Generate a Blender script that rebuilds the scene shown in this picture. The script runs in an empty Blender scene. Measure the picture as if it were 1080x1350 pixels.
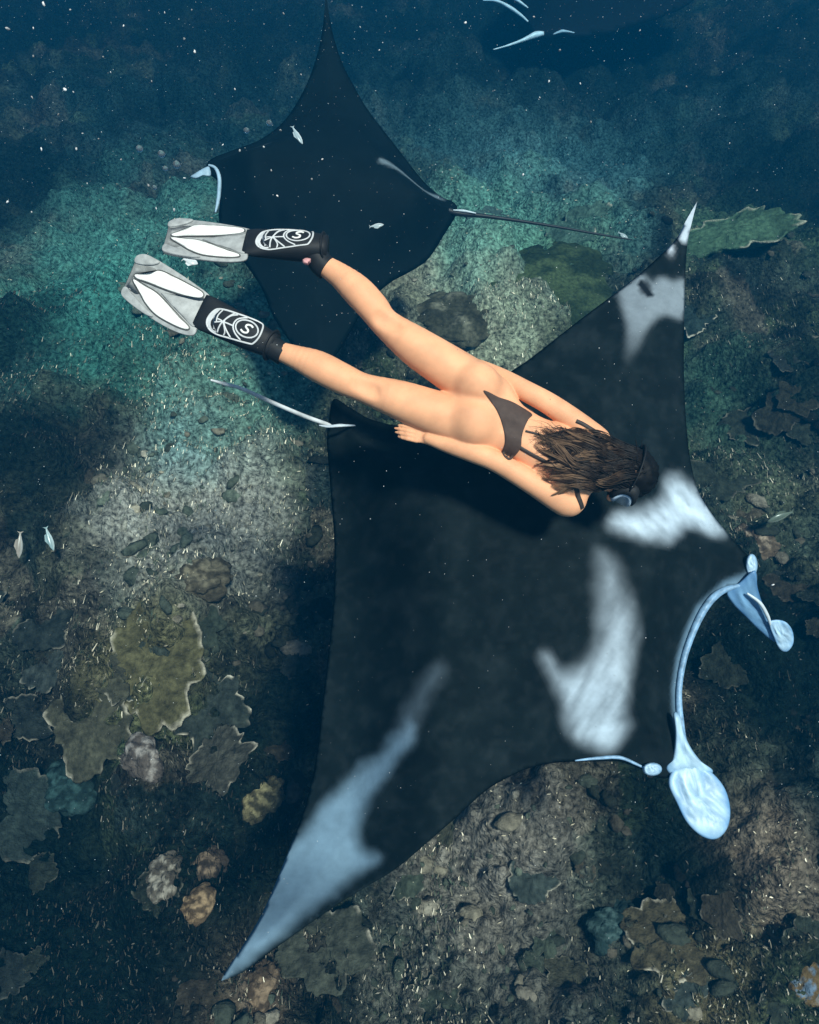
import bpy, bmesh, math, random
import numpy as np
from mathutils import Vector, Matrix
from mathutils.bvhtree import BVHTree
from mathutils.geometry import delaunay_2d_cdt

random.seed(7)
rng = np.random.default_rng(7)
SC = bpy.context.scene
COL = SC.collection

# ------------------------------------------------------------------ camera
CAM = np.array([0.0, 0.0, 5.2])
PITCH = math.radians(50)
FPX, CX, CY = 1037.0, 540.0, 675.0          # focal length and centre in photo pixels
RT = np.array([1.0, 0, 0])
FW = np.array([0, math.cos(PITCH), -math.sin(PITCH)])
UP = np.array([0, math.sin(PITCH), math.cos(PITCH)])
cam_data = bpy.data.cameras.new('camera')
cam = bpy.data.objects.new('camera', cam_data)
COL.objects.link(cam)
cam.location = CAM
cam.rotation_euler = (math.pi / 2 - PITCH, 0, 0)
cam_data.sensor_fit = 'VERTICAL'
cam_data.sensor_height = 24
cam_data.lens = 24 * FPX / 1350.0
cam_data.clip_start = 0.05
cam_data.clip_end = 500
SC.camera = cam

# ------------------------------------------------------------------ light
SUN_EL, SUN_AZ = math.radians(63), math.radians(146)   # compass style, from +Y clockwise
world = bpy.data.worlds.new('World')
SC.world = world
world.use_nodes = True
wn = world.node_tree.nodes
bg = wn['Background']
sky = wn.new('ShaderNodeTexSky')
sky.sky_type = 'NISHITA'
sky.sun_disc = False
sky.sun_elevation = SUN_EL
sky.sun_rotation = SUN_AZ
world.node_tree.links.new(sky.outputs[0], bg.inputs[0])
bg.inputs[1].default_value = 0.08
sun_data = bpy.data.lights.new('sun', 'SUN')
sun_data.energy = 4.8
sun_data.angle = math.radians(7)      # sunlight spread by the rippled surface
sun_data.color = (1.0, 0.93, 0.82)
sun = bpy.data.objects.new('sun', sun_data)
COL.objects.link(sun)
sdir = Vector((math.sin(SUN_AZ) * math.cos(SUN_EL), math.cos(SUN_AZ) * math.cos(SUN_EL), math.sin(SUN_EL)))
sun.rotation_euler = sdir.to_track_quat('Z', 'Y').to_euler()
sun.location = (0, 0, 12)

vs = SC.view_settings
vs.view_transform = 'Standard'
vs.look = 'None'
vs.exposure = 0.45
vs.gamma = 1
vs.use_curve_mapping = False
SC.cycles.use_denoising = True
SC.cycles.max_bounces = 6
SC.cycles.volume_bounces = 2
SC.cycles.caustics_reflective = False
SC.cycles.caustics_refractive = False


# ------------------------------------------------------------------ helpers
def ray(px, py):
    return FW + (px - CX) / FPX * RT - (py - CY) / FPX * UP


def at(px, py, d):
    return CAM + d * ray(px, py)


def hash2(ix, iy, s=0):
    h = (ix.astype(np.int64) * 374761393 + iy.astype(np.int64) * 668265263 + s * 1442695041) & 0x7fffffff
    h = ((h ^ (h >> 13)) * 1274126177) & 0x7fffffff
    h = h ^ (h >> 16)
    return (h & 0xffffff) / float(0xffffff)


def vnoise(x, y, s=0):
    ix, iy = np.floor(x), np.floor(y)
    fx, fy = x - ix, y - iy
    fx, fy = fx * fx * (3 - 2 * fx), fy * fy * (3 - 2 * fy)
    a, b = hash2(ix, iy, s), hash2(ix + 1, iy, s)
    c, d = hash2(ix, iy + 1, s), hash2(ix + 1, iy + 1, s)
    return (a * (1 - fx) + b * fx) * (1 - fy) + (c * (1 - fx) + d * fx) * fy


def fbm(x, y, octv=4, s=0):
    v, a, t = 0.0, 1.0, 0.0
    for k in range(octv):
        v = v + a * vnoise(x * 2 ** k + 17.3 * k, y * 2 ** k - 9.1 * k, s + k)
        t += a
        a *= 0.5
    return v / t


def worley(x, y, s=0):
    ix, iy = np.floor(x), np.floor(y)
    best = np.full(np.shape(x), 9.0)
    idv = np.zeros(np.shape(x))
    for dx in (-1, 0, 1):
        for dy in (-1, 0, 1):
            jx, jy = ix + dx, iy + dy
            qx, qy = jx + hash2(jx, jy, s), jy + hash2(jx, jy, s + 5)
            d = np.hypot(qx - x, qy - y)
            m = d < best
            best = np.where(m, d, best)
            idv = np.where(m, hash2(jx, jy, s + 11), idv)
    return best, idv


def domes(x, y, s, rad, lo, hi, keep=1.0):
    """rounded mounds scattered one per cell, height between lo and hi, continuous everywhere"""
    ix, iy = np.floor(x), np.floor(y)
    best = np.zeros(np.shape(x))
    for dx in (-1, 0, 1):
        for dy in (-1, 0, 1):
            jx, jy = ix + dx, iy + dy
            d = np.hypot(jx + hash2(jx, jy, s) - x, jy + hash2(jx, jy, s + 5) - y)
            i = hash2(jx, jy, s + 11)
            best = np.maximum(best, (lo + (hi - lo) * i) * np.clip(1 - (d / rad) ** 2, 0, 1) ** 1.3 * (i < keep))
    return best


def sstep(a, b, x):
    t = np.clip((x - a) / (b - a), 0, 1)
    return t * t * (3 - 2 * t)


def principled(name, color=(.5, .5, .5), rough=.6, spec=.5, **kw):
    m = bpy.data.materials.new(name)
    m.use_nodes = True
    b = m.node_tree.nodes['Principled BSDF']
    b.inputs['Base Color'].default_value = (*color, 1)
    b.inputs['Roughness'].default_value = rough
    b.inputs['Specular IOR Level'].default_value = spec
    for k, v in kw.items():
        b.inputs[k.replace('_', ' ')].default_value = v
    return m


def add_variation(m, scale=8, lo=.75, hi=1.25, detail=6, bump=0.0, bscale=None, attr=None, dist=.02):
    """multiply the base colour (or a colour attribute) with a procedural noise, plus an optional bump"""
    nt = m.node_tree
    b = nt.nodes['Principled BSDF']
    tc = nt.nodes.new('ShaderNodeTexCoord')
    n = nt.nodes.new('ShaderNodeTexNoise')
    n.inputs['Scale'].default_value = scale
    n.inputs['Detail'].default_value = detail
    nt.links.new(tc.outputs['Object'], n.inputs['Vector'])
    mr = nt.nodes.new('ShaderNodeMapRange')
    mr.inputs[1].default_value = .3
    mr.inputs[2].default_value = .7
    mr.inputs[3].default_value = lo
    mr.inputs[4].default_value = hi
    nt.links.new(n.outputs[0], mr.inputs[0])
    mx = nt.nodes.new('ShaderNodeMix')
    mx.data_type = 'RGBA'
    mx.blend_type = 'MULTIPLY'
    mx.inputs[0].default_value = 1
    if attr:
        a = nt.nodes.new('ShaderNodeVertexColor')
        a.layer_name = attr
        nt.links.new(a.outputs[0], mx.inputs[6])
    else:
        mx.inputs[6].default_value = b.inputs['Base Color'].default_value[:]
    nt.links.new(mr.outputs[0], mx.inputs[7])
    nt.links.new(mx.outputs[2], b.inputs['Base Color'])
    if bump:
        n2 = nt.nodes.new('ShaderNodeTexNoise')
        n2.inputs['Scale'].default_value = bscale or scale * 4
        n2.inputs['Detail'].default_value = 6
        nt.links.new(tc.outputs['Object'], n2.inputs['Vector'])
        bp = nt.nodes.new('ShaderNodeBump')
        bp.inputs['Strength'].default_value = bump
        bp.inputs['Distance'].default_value = dist
        nt.links.new(n2.outputs[0], bp.inputs['Height'])
        nt.links.new(bp.outputs[0], b.inputs['Normal'])
    return m


def mesh_obj(name, verts, faces, mat, parent=None, smooth=True, colors=None, link=True):
    me = bpy.data.meshes.new(name)
    verts = np.asarray(verts, dtype=float)
    if isinstance(faces, np.ndarray):
        nf, k = faces.shape
        me.vertices.add(len(verts))
        me.vertices.foreach_set('co', verts.ravel())
        me.loops.add(nf * k)
        me.loops.foreach_set('vertex_index', faces.ravel().astype(np.int32))
        me.polygons.add(nf)
        me.polygons.foreach_set('loop_start', np.arange(0, nf * k, k, dtype=np.int32))
        me.polygons.foreach_set('loop_total', np.full(nf, k, dtype=np.int32))
        me.update(calc_edges=True)
    else:
        me.from_pydata(verts.tolist(), [], faces)
        me.update()
    me.validate()
    if colors is not None:
        ca = me.color_attributes.new('pigment', 'FLOAT_COLOR', 'POINT')  # floor, hair and turf colours include painted haze, vignette, sunlight and glints
        c4 = np.ones((len(verts), 4))
        c4[:, :3] = colors
        ca.data.foreach_set('color', c4.ravel())
    if smooth:
        me.polygons.foreach_set('use_smooth', np.ones(len(me.polygons), dtype=bool))
    if mat:
        me.materials.append(mat)
    o = bpy.data.objects.new(name, me)
    if link:
        COL.objects.link(o)
    if parent:
        o.parent = parent
    return o


def tag(o, label=None, cat=None, group=None, kind=None):
    if label:
        o['label'] = label
    if cat:
        o['category'] = cat
    if group:
        o['group'] = group
    if kind:
        o['kind'] = kind
    return o


def empty(name, loc=(0, 0, 0)):
    o = bpy.data.objects.new(name, None)
    o.location = loc
    o.empty_display_size = .1
    COL.objects.link(o)
    return o


def copy_tree(o, parent=None):
    c = o.copy()
    COL.objects.link(c)
    if parent:
        c.parent = parent
    for ch in list(o.children):
        copy_tree(ch, c)
    return c


def smooth_poly(pts, closed=True, n=6, corner=()):
    """Catmull-Rom resample"""
    pts = np.asarray(pts, float)
    N = len(pts)
    out = []
    rngk = range(N if closed else N - 1)
    for i in rngk:
        if closed:
            p0, p1, p2, p3 = pts[i - 1], pts[i], pts[(i + 1) % N], pts[(i + 2) % N]
        else:
            p0, p1, p2, p3 = pts[max(i - 1, 0)], pts[i], pts[i + 1], pts[min(i + 2, N - 1)]
        if i in corner:
            p0 = p1
        if (i + 1) % N in corner:
            p3 = p2
        for k in range(n):
            t = k / n
            out.append(.5 * ((2 * p1) + (-p0 + p2) * t + (2 * p0 - 5 * p1 + 4 * p2 - p3) * t * t + (-p0 + 3 * p1 - 3 * p2 + p3) * t ** 3))
    if not closed:
        out.append(pts[-1])
    return np.array(out)


def inside(poly, x, y):
    r = np.zeros(np.shape(x), bool)
    n = len(poly)
    for i in range(n):
        x0, y0 = poly[i]
        x1, y1 = poly[(i + 1) % n]
        if y0 == y1:
            continue
        c = ((y0 > y) != (y1 > y)) & (x < (x1 - x0) * (y - y0) / (y1 - y0) + x0)
        r ^= c
    return r


def dist_line(pts, x, y, closed=True):
    d = np.full(np.shape(x), 1e9)
    n = len(pts)
    for i in range(n if closed else n - 1):
        x0, y0 = pts[i]
        x1, y1 = pts[(i + 1) % n]
        dx, dy = x1 - x0, y1 - y0
        L = dx * dx + dy * dy + 1e-12
        t = np.clip(((x - x0) * dx + (y - y0) * dy) / L, 0, 1)
        d = np.minimum(d, np.hypot(x - x0 - t * dx, y - y0 - t * dy))
    return d


def sdist(poly, x, y):
    d = dist_line(poly, x, y)
    return np.where(inside(poly, x, y), d, -d)


def tube(path, radii, sides=8, cap=True, flat=1.0, normal=None):
    """swept tube, returns verts, faces"""
    path = np.asarray(path, float)
    n = len(path)
    radii = np.broadcast_to(np.asarray(radii, float), (n,))
    V, F = [], []
    tang = np.gradient(path, axis=0)
    tang /= np.linalg.norm(tang, axis=1)[:, None] + 1e-9
    ref = np.array(normal if normal is not None else (0.12, 0.31, 0.94))
    for i in range(n):
        a = np.cross(tang[i], ref)
        a /= np.linalg.norm(a) + 1e-9
        b = np.cross(a, tang[i])
        for k in range(sides):
            th = 2 * math.pi * k / sides
            V.append(path[i] + radii[i] * (a * math.cos(th) + flat * b * math.sin(th)))
    for i in range(n - 1):
        for k in range(sides):
            k2 = (k + 1) % sides
            F.append((i * sides + k, i * sides + k2, (i + 1) * sides + k2, (i + 1) * sides + k))
    if cap:
        F.append(tuple(range(sides - 1, -1, -1)))
        F.append(tuple((n - 1) * sides + k for k in range(sides)))
    return V, F


def merge(parts):
    V, F = [], []
    for v, f in parts:
        o = len(V)
        V.extend([tuple(p) for p in v])
        F.extend([tuple(i + o for i in q) for q in f])
    return V, F


# ------------------------------------------------------------------ sea floor shape
def floor_h(x, y):
    x = np.asarray(x, float)
    y = np.asarray(y, float)
    wx = x + .5 * (fbm(x * .8, y * .8, 3, 40) - .5)
    wy = y + .5 * (fbm(x * .8 + 9, y * .8, 3, 50) - .5)
    h = 1.1 * (fbm(wx * .28, wy * .28, 3, 1) - .5)
    h = h + domes(wx * 1.05, wy * 1.05, 3, .75, .08, .40)
    h = h + domes(wx * 2.6, wy * 2.6, 8, .7, .02, .20)
    h = h + domes(wx * 6, wy * 6, 14, .7, 0, .085)
    h = h + .22 * (fbm(x * 4, y * 4, 5, 20) - .5)
    h = h + .07 * (.5 - np.abs(fbm(x * 9 + 3, y * 9, 3, 24) - .5) * 4) * vnoise(x * 2.1, y * 2.1, 27)
    h = h + domes(wx * 15 + 4, wy * 15, 29, .65, 0, .045, .75)
    h = h + .06 * (np.abs(fbm(wx * 7 + 30, wy * 7, 4, 33) - .5) * 2) * sstep(.4, .6, fbm(x * 1.2 + 5, y * 1.2, 2, 36))
    # gully along the lower left
    g = dist_line(np.array([(-3.4, 3.2), (-2.2, 1.9), (-1.75, .9), (-1.5, .1), (-1.2, -1.0)]), wx, wy, False)
    h = h - .45 * np.exp(-(g / .3) ** 2)
    return h


def ground_hit(px, py):
    r = ray(px, py)
    t = CAM[2] / -r[2]
    for _ in range(25):
        p = CAM + t * r
        t += .6 * (p[2] - float(floor_h(p[0], p[1]))) / -r[2]
    return CAM + t * r


def px_scale(p):
    return float(np.dot(p - CAM, FW)) / FPX      # metres per photo pixel


# rows of a fan-shaped sheet: fine near the camera, coarse far off
ROWS, COLS = 860, 640
tv = np.linspace(0, 1, ROWS)
yy = -4.0 + 17.0 * tv + 55.0 * tv ** 5
uu = np.linspace(-1, 1, COLS)
uu = .55 * uu + .45 * uu ** 3
GX = uu[None, :] * (7.5 + .85 * np.clip(yy[:, None] + 1, 0, None))
GY = np.repeat(yy[:, None], COLS, 1)
GZ = floor_h(GX, GY)

# colour of the floor, with water haze, glow and vignette painted in
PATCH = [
    (540, 110, 240, (.022, .050, .052), .85), (900, 170, 220, (.012, .034, .036), .8), (200, 180, 180, (.014, .042, .046), .8),  # haze of the distant water painted onto the far floor
      # photo x, y, radius px, colour, strength, fuzz  (sand pockets, pale rubble, dark turf; water glow and haze painted in teal)
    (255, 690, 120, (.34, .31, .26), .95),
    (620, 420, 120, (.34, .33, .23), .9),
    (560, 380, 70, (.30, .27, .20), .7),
    (170, 345, 150, (.09, .23, .185), .85),  # teal glow of the water painted into the floor colour
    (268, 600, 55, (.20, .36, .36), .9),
    (690, 230, 190, (.065, .145, .15), .75),  # pale cloud of water haze painted on
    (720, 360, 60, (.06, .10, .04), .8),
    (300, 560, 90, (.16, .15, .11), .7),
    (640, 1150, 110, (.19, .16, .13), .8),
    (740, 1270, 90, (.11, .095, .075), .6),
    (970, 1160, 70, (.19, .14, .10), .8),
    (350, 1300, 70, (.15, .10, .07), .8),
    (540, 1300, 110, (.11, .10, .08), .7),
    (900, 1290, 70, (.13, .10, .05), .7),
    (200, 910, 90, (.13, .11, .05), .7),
    (150, 440, 150, (.05, .18, .145), .8),  # water teal painted on the floor, as in the next two
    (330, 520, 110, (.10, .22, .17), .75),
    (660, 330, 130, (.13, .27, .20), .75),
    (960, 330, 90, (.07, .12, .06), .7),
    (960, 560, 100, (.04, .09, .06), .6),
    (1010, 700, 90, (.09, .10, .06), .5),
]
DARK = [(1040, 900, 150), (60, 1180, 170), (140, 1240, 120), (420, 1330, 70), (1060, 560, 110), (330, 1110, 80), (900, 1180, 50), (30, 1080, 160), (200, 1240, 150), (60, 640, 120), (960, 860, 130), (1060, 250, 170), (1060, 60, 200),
        (60, 60, 150), (300, 30, 300), (700, 40, 260), (860, 1080, 80), (360, 950, 110), (30, 480, 90), (90, 1330, 150), (20, 250, 100)]  # dark turf, plus corner vignette and dim far water painted into the floor
pal = .55 * np.array([(.050, .058, .042), (.080, .078, .050), (.035, .048, .040), (.10, .085, .062), (.060, .075, .040)])


def floor_color(x, y):
    wx = x + .35 * (fbm(x * 2, y * 2, 3, 61) - .5)
    wy = y + .35 * (fbm(x * 2 + 5, y * 2, 3, 62) - .5)
    d, i = worley(wx * 1.9, wy * 1.9, 70)
    c = pal[np.clip((i * 5).astype(int), 0, 4)]
    d2, i2 = worley(wx * 6, wy * 6, 75)
    c = c * (.35 + 1.3 * i2)[..., None] * (.5 + 1.0 * fbm(x * 9, y * 9, 3, 77))[..., None]
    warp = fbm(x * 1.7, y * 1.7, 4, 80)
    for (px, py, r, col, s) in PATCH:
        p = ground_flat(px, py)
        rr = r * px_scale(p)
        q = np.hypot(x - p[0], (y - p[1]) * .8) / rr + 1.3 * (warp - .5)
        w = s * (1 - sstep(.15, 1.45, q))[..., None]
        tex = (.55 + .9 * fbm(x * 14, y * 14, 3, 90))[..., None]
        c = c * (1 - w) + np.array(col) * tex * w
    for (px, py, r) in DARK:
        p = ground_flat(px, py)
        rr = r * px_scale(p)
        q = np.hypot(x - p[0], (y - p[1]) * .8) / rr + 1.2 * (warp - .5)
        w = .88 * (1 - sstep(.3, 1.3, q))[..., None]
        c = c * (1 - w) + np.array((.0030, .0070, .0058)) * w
    return c


def ground_flat(px, py):
    r = ray(px, py)
    return CAM + CAM[2] / -r[2] * r


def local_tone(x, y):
    """how dark or pale the floor colour, painted haze and vignette included, is at a spot, relative to the mean of the reef"""
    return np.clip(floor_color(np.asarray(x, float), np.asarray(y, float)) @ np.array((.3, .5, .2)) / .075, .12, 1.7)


gi = np.arange(ROWS * COLS).reshape(ROWS, COLS)
gf = np.stack([gi[:-1, :-1], gi[:-1, 1:], gi[1:, 1:], gi[1:, :-1]], -1).reshape(-1, 4)
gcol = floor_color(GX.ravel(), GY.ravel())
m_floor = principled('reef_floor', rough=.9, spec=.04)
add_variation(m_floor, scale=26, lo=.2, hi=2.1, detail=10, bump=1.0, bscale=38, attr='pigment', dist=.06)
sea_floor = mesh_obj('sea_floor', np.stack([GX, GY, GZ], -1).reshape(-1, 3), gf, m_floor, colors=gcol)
tag(sea_floor, kind='structure', label='rough coral reef floor of brown turf, rubble and sand pockets')

# ------------------------------------------------------------------ water as haze
hz = principled('water_haze')
nt = hz.node_tree
for n in list(nt.nodes):
    nt.nodes.remove(n)
out = nt.nodes.new('ShaderNodeOutputMaterial')
pv = nt.nodes.new('ShaderNodeVolumePrincipled')
pv.inputs['Color'].default_value = (.003, .103, .210, 1)
pv.inputs['Absorption Color'].default_value = (0, .16, .30, 1)
pv.inputs['Density'].default_value = 0.061
pv.inputs['Anisotropy'].default_value = 0.2
pv.inputs['Density Attribute'].default_value = ''
pv.inputs['Color Attribute'].default_value = ''
pv.inputs['Temperature Attribute'].default_value = ''
nt.links.new(pv.outputs[0], out.inputs['Volume'])
x0, x1, y0, y1, z0, z1 = -66, 66, -6, 70, float(GZ.min()) - 1.0, 5.6
bv = [(x, y, z) for z in (z0, z1) for y in (y0, y1) for x in (x0, x1)]
bf = [(0, 2, 3, 1), (4, 5, 7, 6), (0, 1, 5, 4), (2, 6, 7, 3), (0, 4, 6, 2), (1, 3, 7, 5)]
haze = mesh_obj('haze', bv, bf, hz, smooth=False)
tag(haze, kind='stuff', label='blue green sea water filling the whole scene')

# ------------------------------------------------------------------ manta rays
m_ray = principled('ray_skin', rough=.7, spec=.03)
add_variation(m_ray, scale=22, lo=.9, hi=1.1, detail=6, bump=.08, bscale=90, attr='pigment', dist=.006)
m_pale = principled('ray_pale_skin', (.62, .68, .72), rough=.45, spec=.4)
add_variation(m_pale, scale=14, lo=.75, hi=1.1, bump=.2, bscale=25, dist=.006)
m_dark = principled('ray_dark_skin', (.012, .014, .017), rough=.5, spec=.25)
add_variation(m_dark, scale=20, lo=.8, hi=1.3)
m_flap = principled('ray_flap', rough=.42, spec=.4)
add_variation(m_flap, scale=20, lo=.85, hi=1.12, bump=.2, bscale=40, attr='pigment', dist=.006)
m_eye = principled('ray_eye', (.01, .012, .015), rough=.1)


class RayPlane:
    """the disc of a ray lies on a tilted plane in the water; outlines come as photo pixels and land on that plane"""

    def __init__(self, px, py, d, normal):
        self.n = np.array(normal) / np.linalg.norm(normal)
        self.p0 = at(px, py, d)

    def pt(self, px, py):
        r = ray(px, py)
        return CAM + np.dot(self.p0 - CAM, self.n) / np.dot(r, self.n) * r

    def pt_off(self, px, py, off):
        r = ray(px, py)
        return CAM + (np.dot(self.p0 - CAM, self.n) + off) / np.dot(r, self.n) * r

    def pts(self, P):
        return np.array([self.pt(*p) for p in P])


def ray_disc(outline, plane, root, axis, thick, body_w, paint, step, ridge=None, lift=None):
    """continuous body with wings: domed top, flatter belly, sharp wing edges"""
    poly = np.asarray(outline, float)
    x0, y0 = poly.min(0)
    x1, y1 = poly.max(0)
    gx, gy = np.meshgrid(np.arange(x0, x1, step), np.arange(y0, y1, step * .87))
    gx = gx + (np.arange(gx.shape[0]) % 2)[:, None] * step * .5
    gx, gy = gx.ravel(), gy.ravel()
    sd = sdist(poly, gx, gy)
    k = sd > step * .55
    P = np.concatenate([poly, np.stack([gx[k], gy[k]], -1)])
    n = len(poly)
    vo, _, fo, _, _, _ = delaunay_2d_cdt([Vector(p) for p in P], [(i, (i + 1) % n) for i in range(n)], [], 1, 1e-4)
    Q = np.array([tuple(v) for v in vo])
    faces = [tuple(f) for f in fo]
    d = np.clip(sdist(poly, Q[:, 0], Q[:, 1]), 0, None)
    edge = d < .01
    da = dist_line(np.asarray(axis, float), Q[:, 0], Q[:, 1], False)
    sag = ridge(Q[:, 0], Q[:, 1]) if ridge is not None else np.zeros(len(Q))
    W = np.array([plane.pt_off(q[0], q[1], o_) for q, o_ in zip(Q, sag)])
    wing = 1 - np.exp(-d / (body_w * .55))
    body = np.exp(-(da / body_w) ** 2) * sstep(0, body_w * .7, d)
    top = thick * (.30 * wing + .70 * body)
    bot = -thick * (.16 * wing + .55 * body)
    top[edge] = 0
    bot[edge] = 0
    N = plane.n
    VT = W + N * top[:, None]
    VB = W + N * bot[:, None]
    nb = len(Q)
    bidx = np.arange(nb) + nb
    bidx[edge] = np.arange(nb)[edge]
    V = np.concatenate([VT, VB])
    colr = np.concatenate([paint(Q[:, 0], Q[:, 1]), np.tile((.6, .62, .63), (nb, 1))])
    F = []
    for f in faces:
        a, b, c = f[:3]
        nrm = np.cross(VT[b] - VT[a], VT[c] - VT[a])
        t = f if np.dot(nrm, N) > 0 else f[::-1]
        F.append(tuple(t))
        if not (edge[a] and edge[b] and edge[c]):
            F.append(tuple(int(bidx[i]) for i in t[::-1]))
    used = sorted({i for f in F for i in f})
    remap = {v: i for i, v in enumerate(used)}
    F = [tuple(remap[i] for i in f) for f in F]
    loc = np.array(root.location)
    return mesh_obj('body', V[used] - loc, F, m_ray, root, colors=colr[used])


def paddle(root, outline_px, dfun, thick, mat, name, blue=None, folds=0.0, ang=1.0, base_col=(.46, .62, .74)):
    """flattened fleshy lobe: a closed cushion over an outline whose points sit at depths dfun(px,py); blue tints its thin rim"""
    poly = np.asarray(outline_px, float)
    c = poly.mean(0)
    size = np.abs(poly - c).max()
    rings = [1.0, .97, .92, .85, .76, .66, .55, .44, .33, .22, .1]
    loc = np.array(root.location)
    V, F, C = [], [], []
    n = len(poly)
    for s in (1, -1):
        base = len(V)
        for r in rings:
            for p in poly:
                q = c + (p - c) * r
                w = at(q[0], q[1], dfun(*q))
                nn = -ray(*q)
                nn /= np.linalg.norm(nn)
                a_, b_ = (q - c) @ np.array((math.cos(ang), math.sin(ang))) / size, (q - c) @ np.array((-math.sin(ang), math.cos(ang))) / size
                st = float(fbm(np.array(a_ * 1.6 + 3), np.array(b_ * 6 + 2.2 * a_ * a_ + 9), 4, 55))
                V.append(w + s * nn * (thick * math.sqrt(max(0, 1 - r ** 6)) + folds * (st - .5) * (1 - r ** 3)) - loc)
                if blue is not None:
                    k = .55 * r ** 5 + .9 * max(0, .56 - st)
                    k = min(1, max(0, k))
                    C.append(np.array(base_col) * (1 - k) * (.35 + 1.2 * st) + np.array(blue) * k)
        for k in range(len(rings) - 1):
            for i in range(n):
                j = (i + 1) % n
                q = (base + k * n + i, base + k * n + j, base + (k + 1) * n + j, base + (k + 1) * n + i)
                F.append(q if s < 0 else q[::-1])
        last = tuple(base + (len(rings) - 1) * n + i for i in range(n))
        F.append(last if s < 0 else last[::-1])
    o = mesh_obj(name, V, F, m_flap if blue is not None else mat, root, colors=np.array(C) if blue is not None else None)
    bm = bmesh.new()
    bm.from_mesh(o.data)
    bmesh.ops.remove_doubles(bm, verts=bm.verts, dist=1e-5)
    bmesh.ops.recalc_face_normals(bm, faces=bm.faces)
    bm.to_mesh(o.data)
    bm.free()
    return o


def path_tube(root, name, pts3, radii, mat, sides=10, flat=1.0, normal=None):
    P = smooth_poly(pts3, False, 8)
    R = np.interp(np.linspace(0, 1, len(P)), np.linspace(0, 1, len(radii)), radii)
    v, f = tube(P - np.array(root.location), R, sides, True, flat, normal)
    return mesh_obj(name, v, f, mat, root)


def soft(poly, x, y, w):
    return sstep(-w, w, sdist(np.asarray(poly, float), x, y))


# ---- the large ray in front
PL = RayPlane(660, 760, 3.5, (0, -math.sin(math.radians(20)), math.cos(math.radians(20))))
BIG = [(920, 264), (913, 290), (906, 325), (903, 380), (902, 440), (902, 500), (905, 560), (911, 610), (921, 648), (939, 678), (957, 700),
       (974, 720), (990, 737), (998, 755), (996, 770), (978, 772), (958, 776), (940, 786), (925, 806), (911, 836), (900, 870), (894, 910),
       (896, 950), (902, 978), (914, 1003), (895, 1020), (872, 1026), (850, 1016), (818, 1004), (790, 1004), (760, 1004), (730, 1006), (700, 1012), (670, 1025),
       (640, 1043), (600, 1079), (560, 1114), (520, 1147), (480, 1171), (440, 1196), (400, 1224), (350, 1260), (320, 1282), (292, 1293),
       (298, 1280), (318, 1250), (345, 1205), (365, 1160), (385, 1110), (400, 1070), (411, 1030), (418, 990), (425, 930), (433, 860),
       (440, 790), (441, 720), (437, 660), (433, 610), (431, 580), (434, 552), (440, 526), (460, 536), (490, 553), (540, 562), (590, 548),
       (630, 524), (672, 491), (700, 472), (760, 425), (830, 372), (870, 337), (892, 314), (904, 292)]
big_out = smooth_poly(BIG, True, 4, corner=(0, 43))
A_p = smooth_poly([(790, 712), (830, 694), (868, 664), (882, 636), (905, 640), (925, 660), (949, 692), (938, 705), (912, 697), (890, 703), (868, 722), (830, 730), (800, 726)])
B_p = smooth_poly([(764, 752), (790, 762), (806, 800), (820, 850), (813, 900), (813, 945), (819, 965), (805, 990), (765, 986), (745, 966), (726, 925), (701, 878), (710, 872), (730, 888), (755, 884), (768, 850), (762, 800)])
C_p = smooth_poly([(816, 386), (832, 372), (846, 363), (858, 376), (868, 370), (885, 374), (905, 372), (902, 418), (872, 420), (850, 440), (836, 470), (818, 492), (824, 440)])
D_p = smooth_poly([(918, 268), (920, 290), (906, 322), (893, 310), (902, 290)])
F_p = smooth_poly([(285, 1300), (330, 1218), (370, 1130), (415, 1078), (462, 1028), (505, 990), (535, 958), (545, 962), (538, 988), (510, 1022), (488, 1050), (474, 1090), (478, 1120), (498, 1130), (470, 1150), (400, 1208), (345, 1250)])
F2_p = smooth_poly([(540, 975), (560, 930), (580, 893), (570, 885), (545, 930), (525, 965)])
E_p = smooth_poly([(841, 372), (849, 372), (857, 386), (858, 397), (850, 396), (842, 386)])


def soft_in(poly, x, y, w):
    return sstep(-w * .55, w * 1.3, sdist(np.asarray(poly, float), x, y))


def blend(c, w, col):
    return c * (1 - w[:, None]) + np.array(col) * w[:, None]


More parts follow.
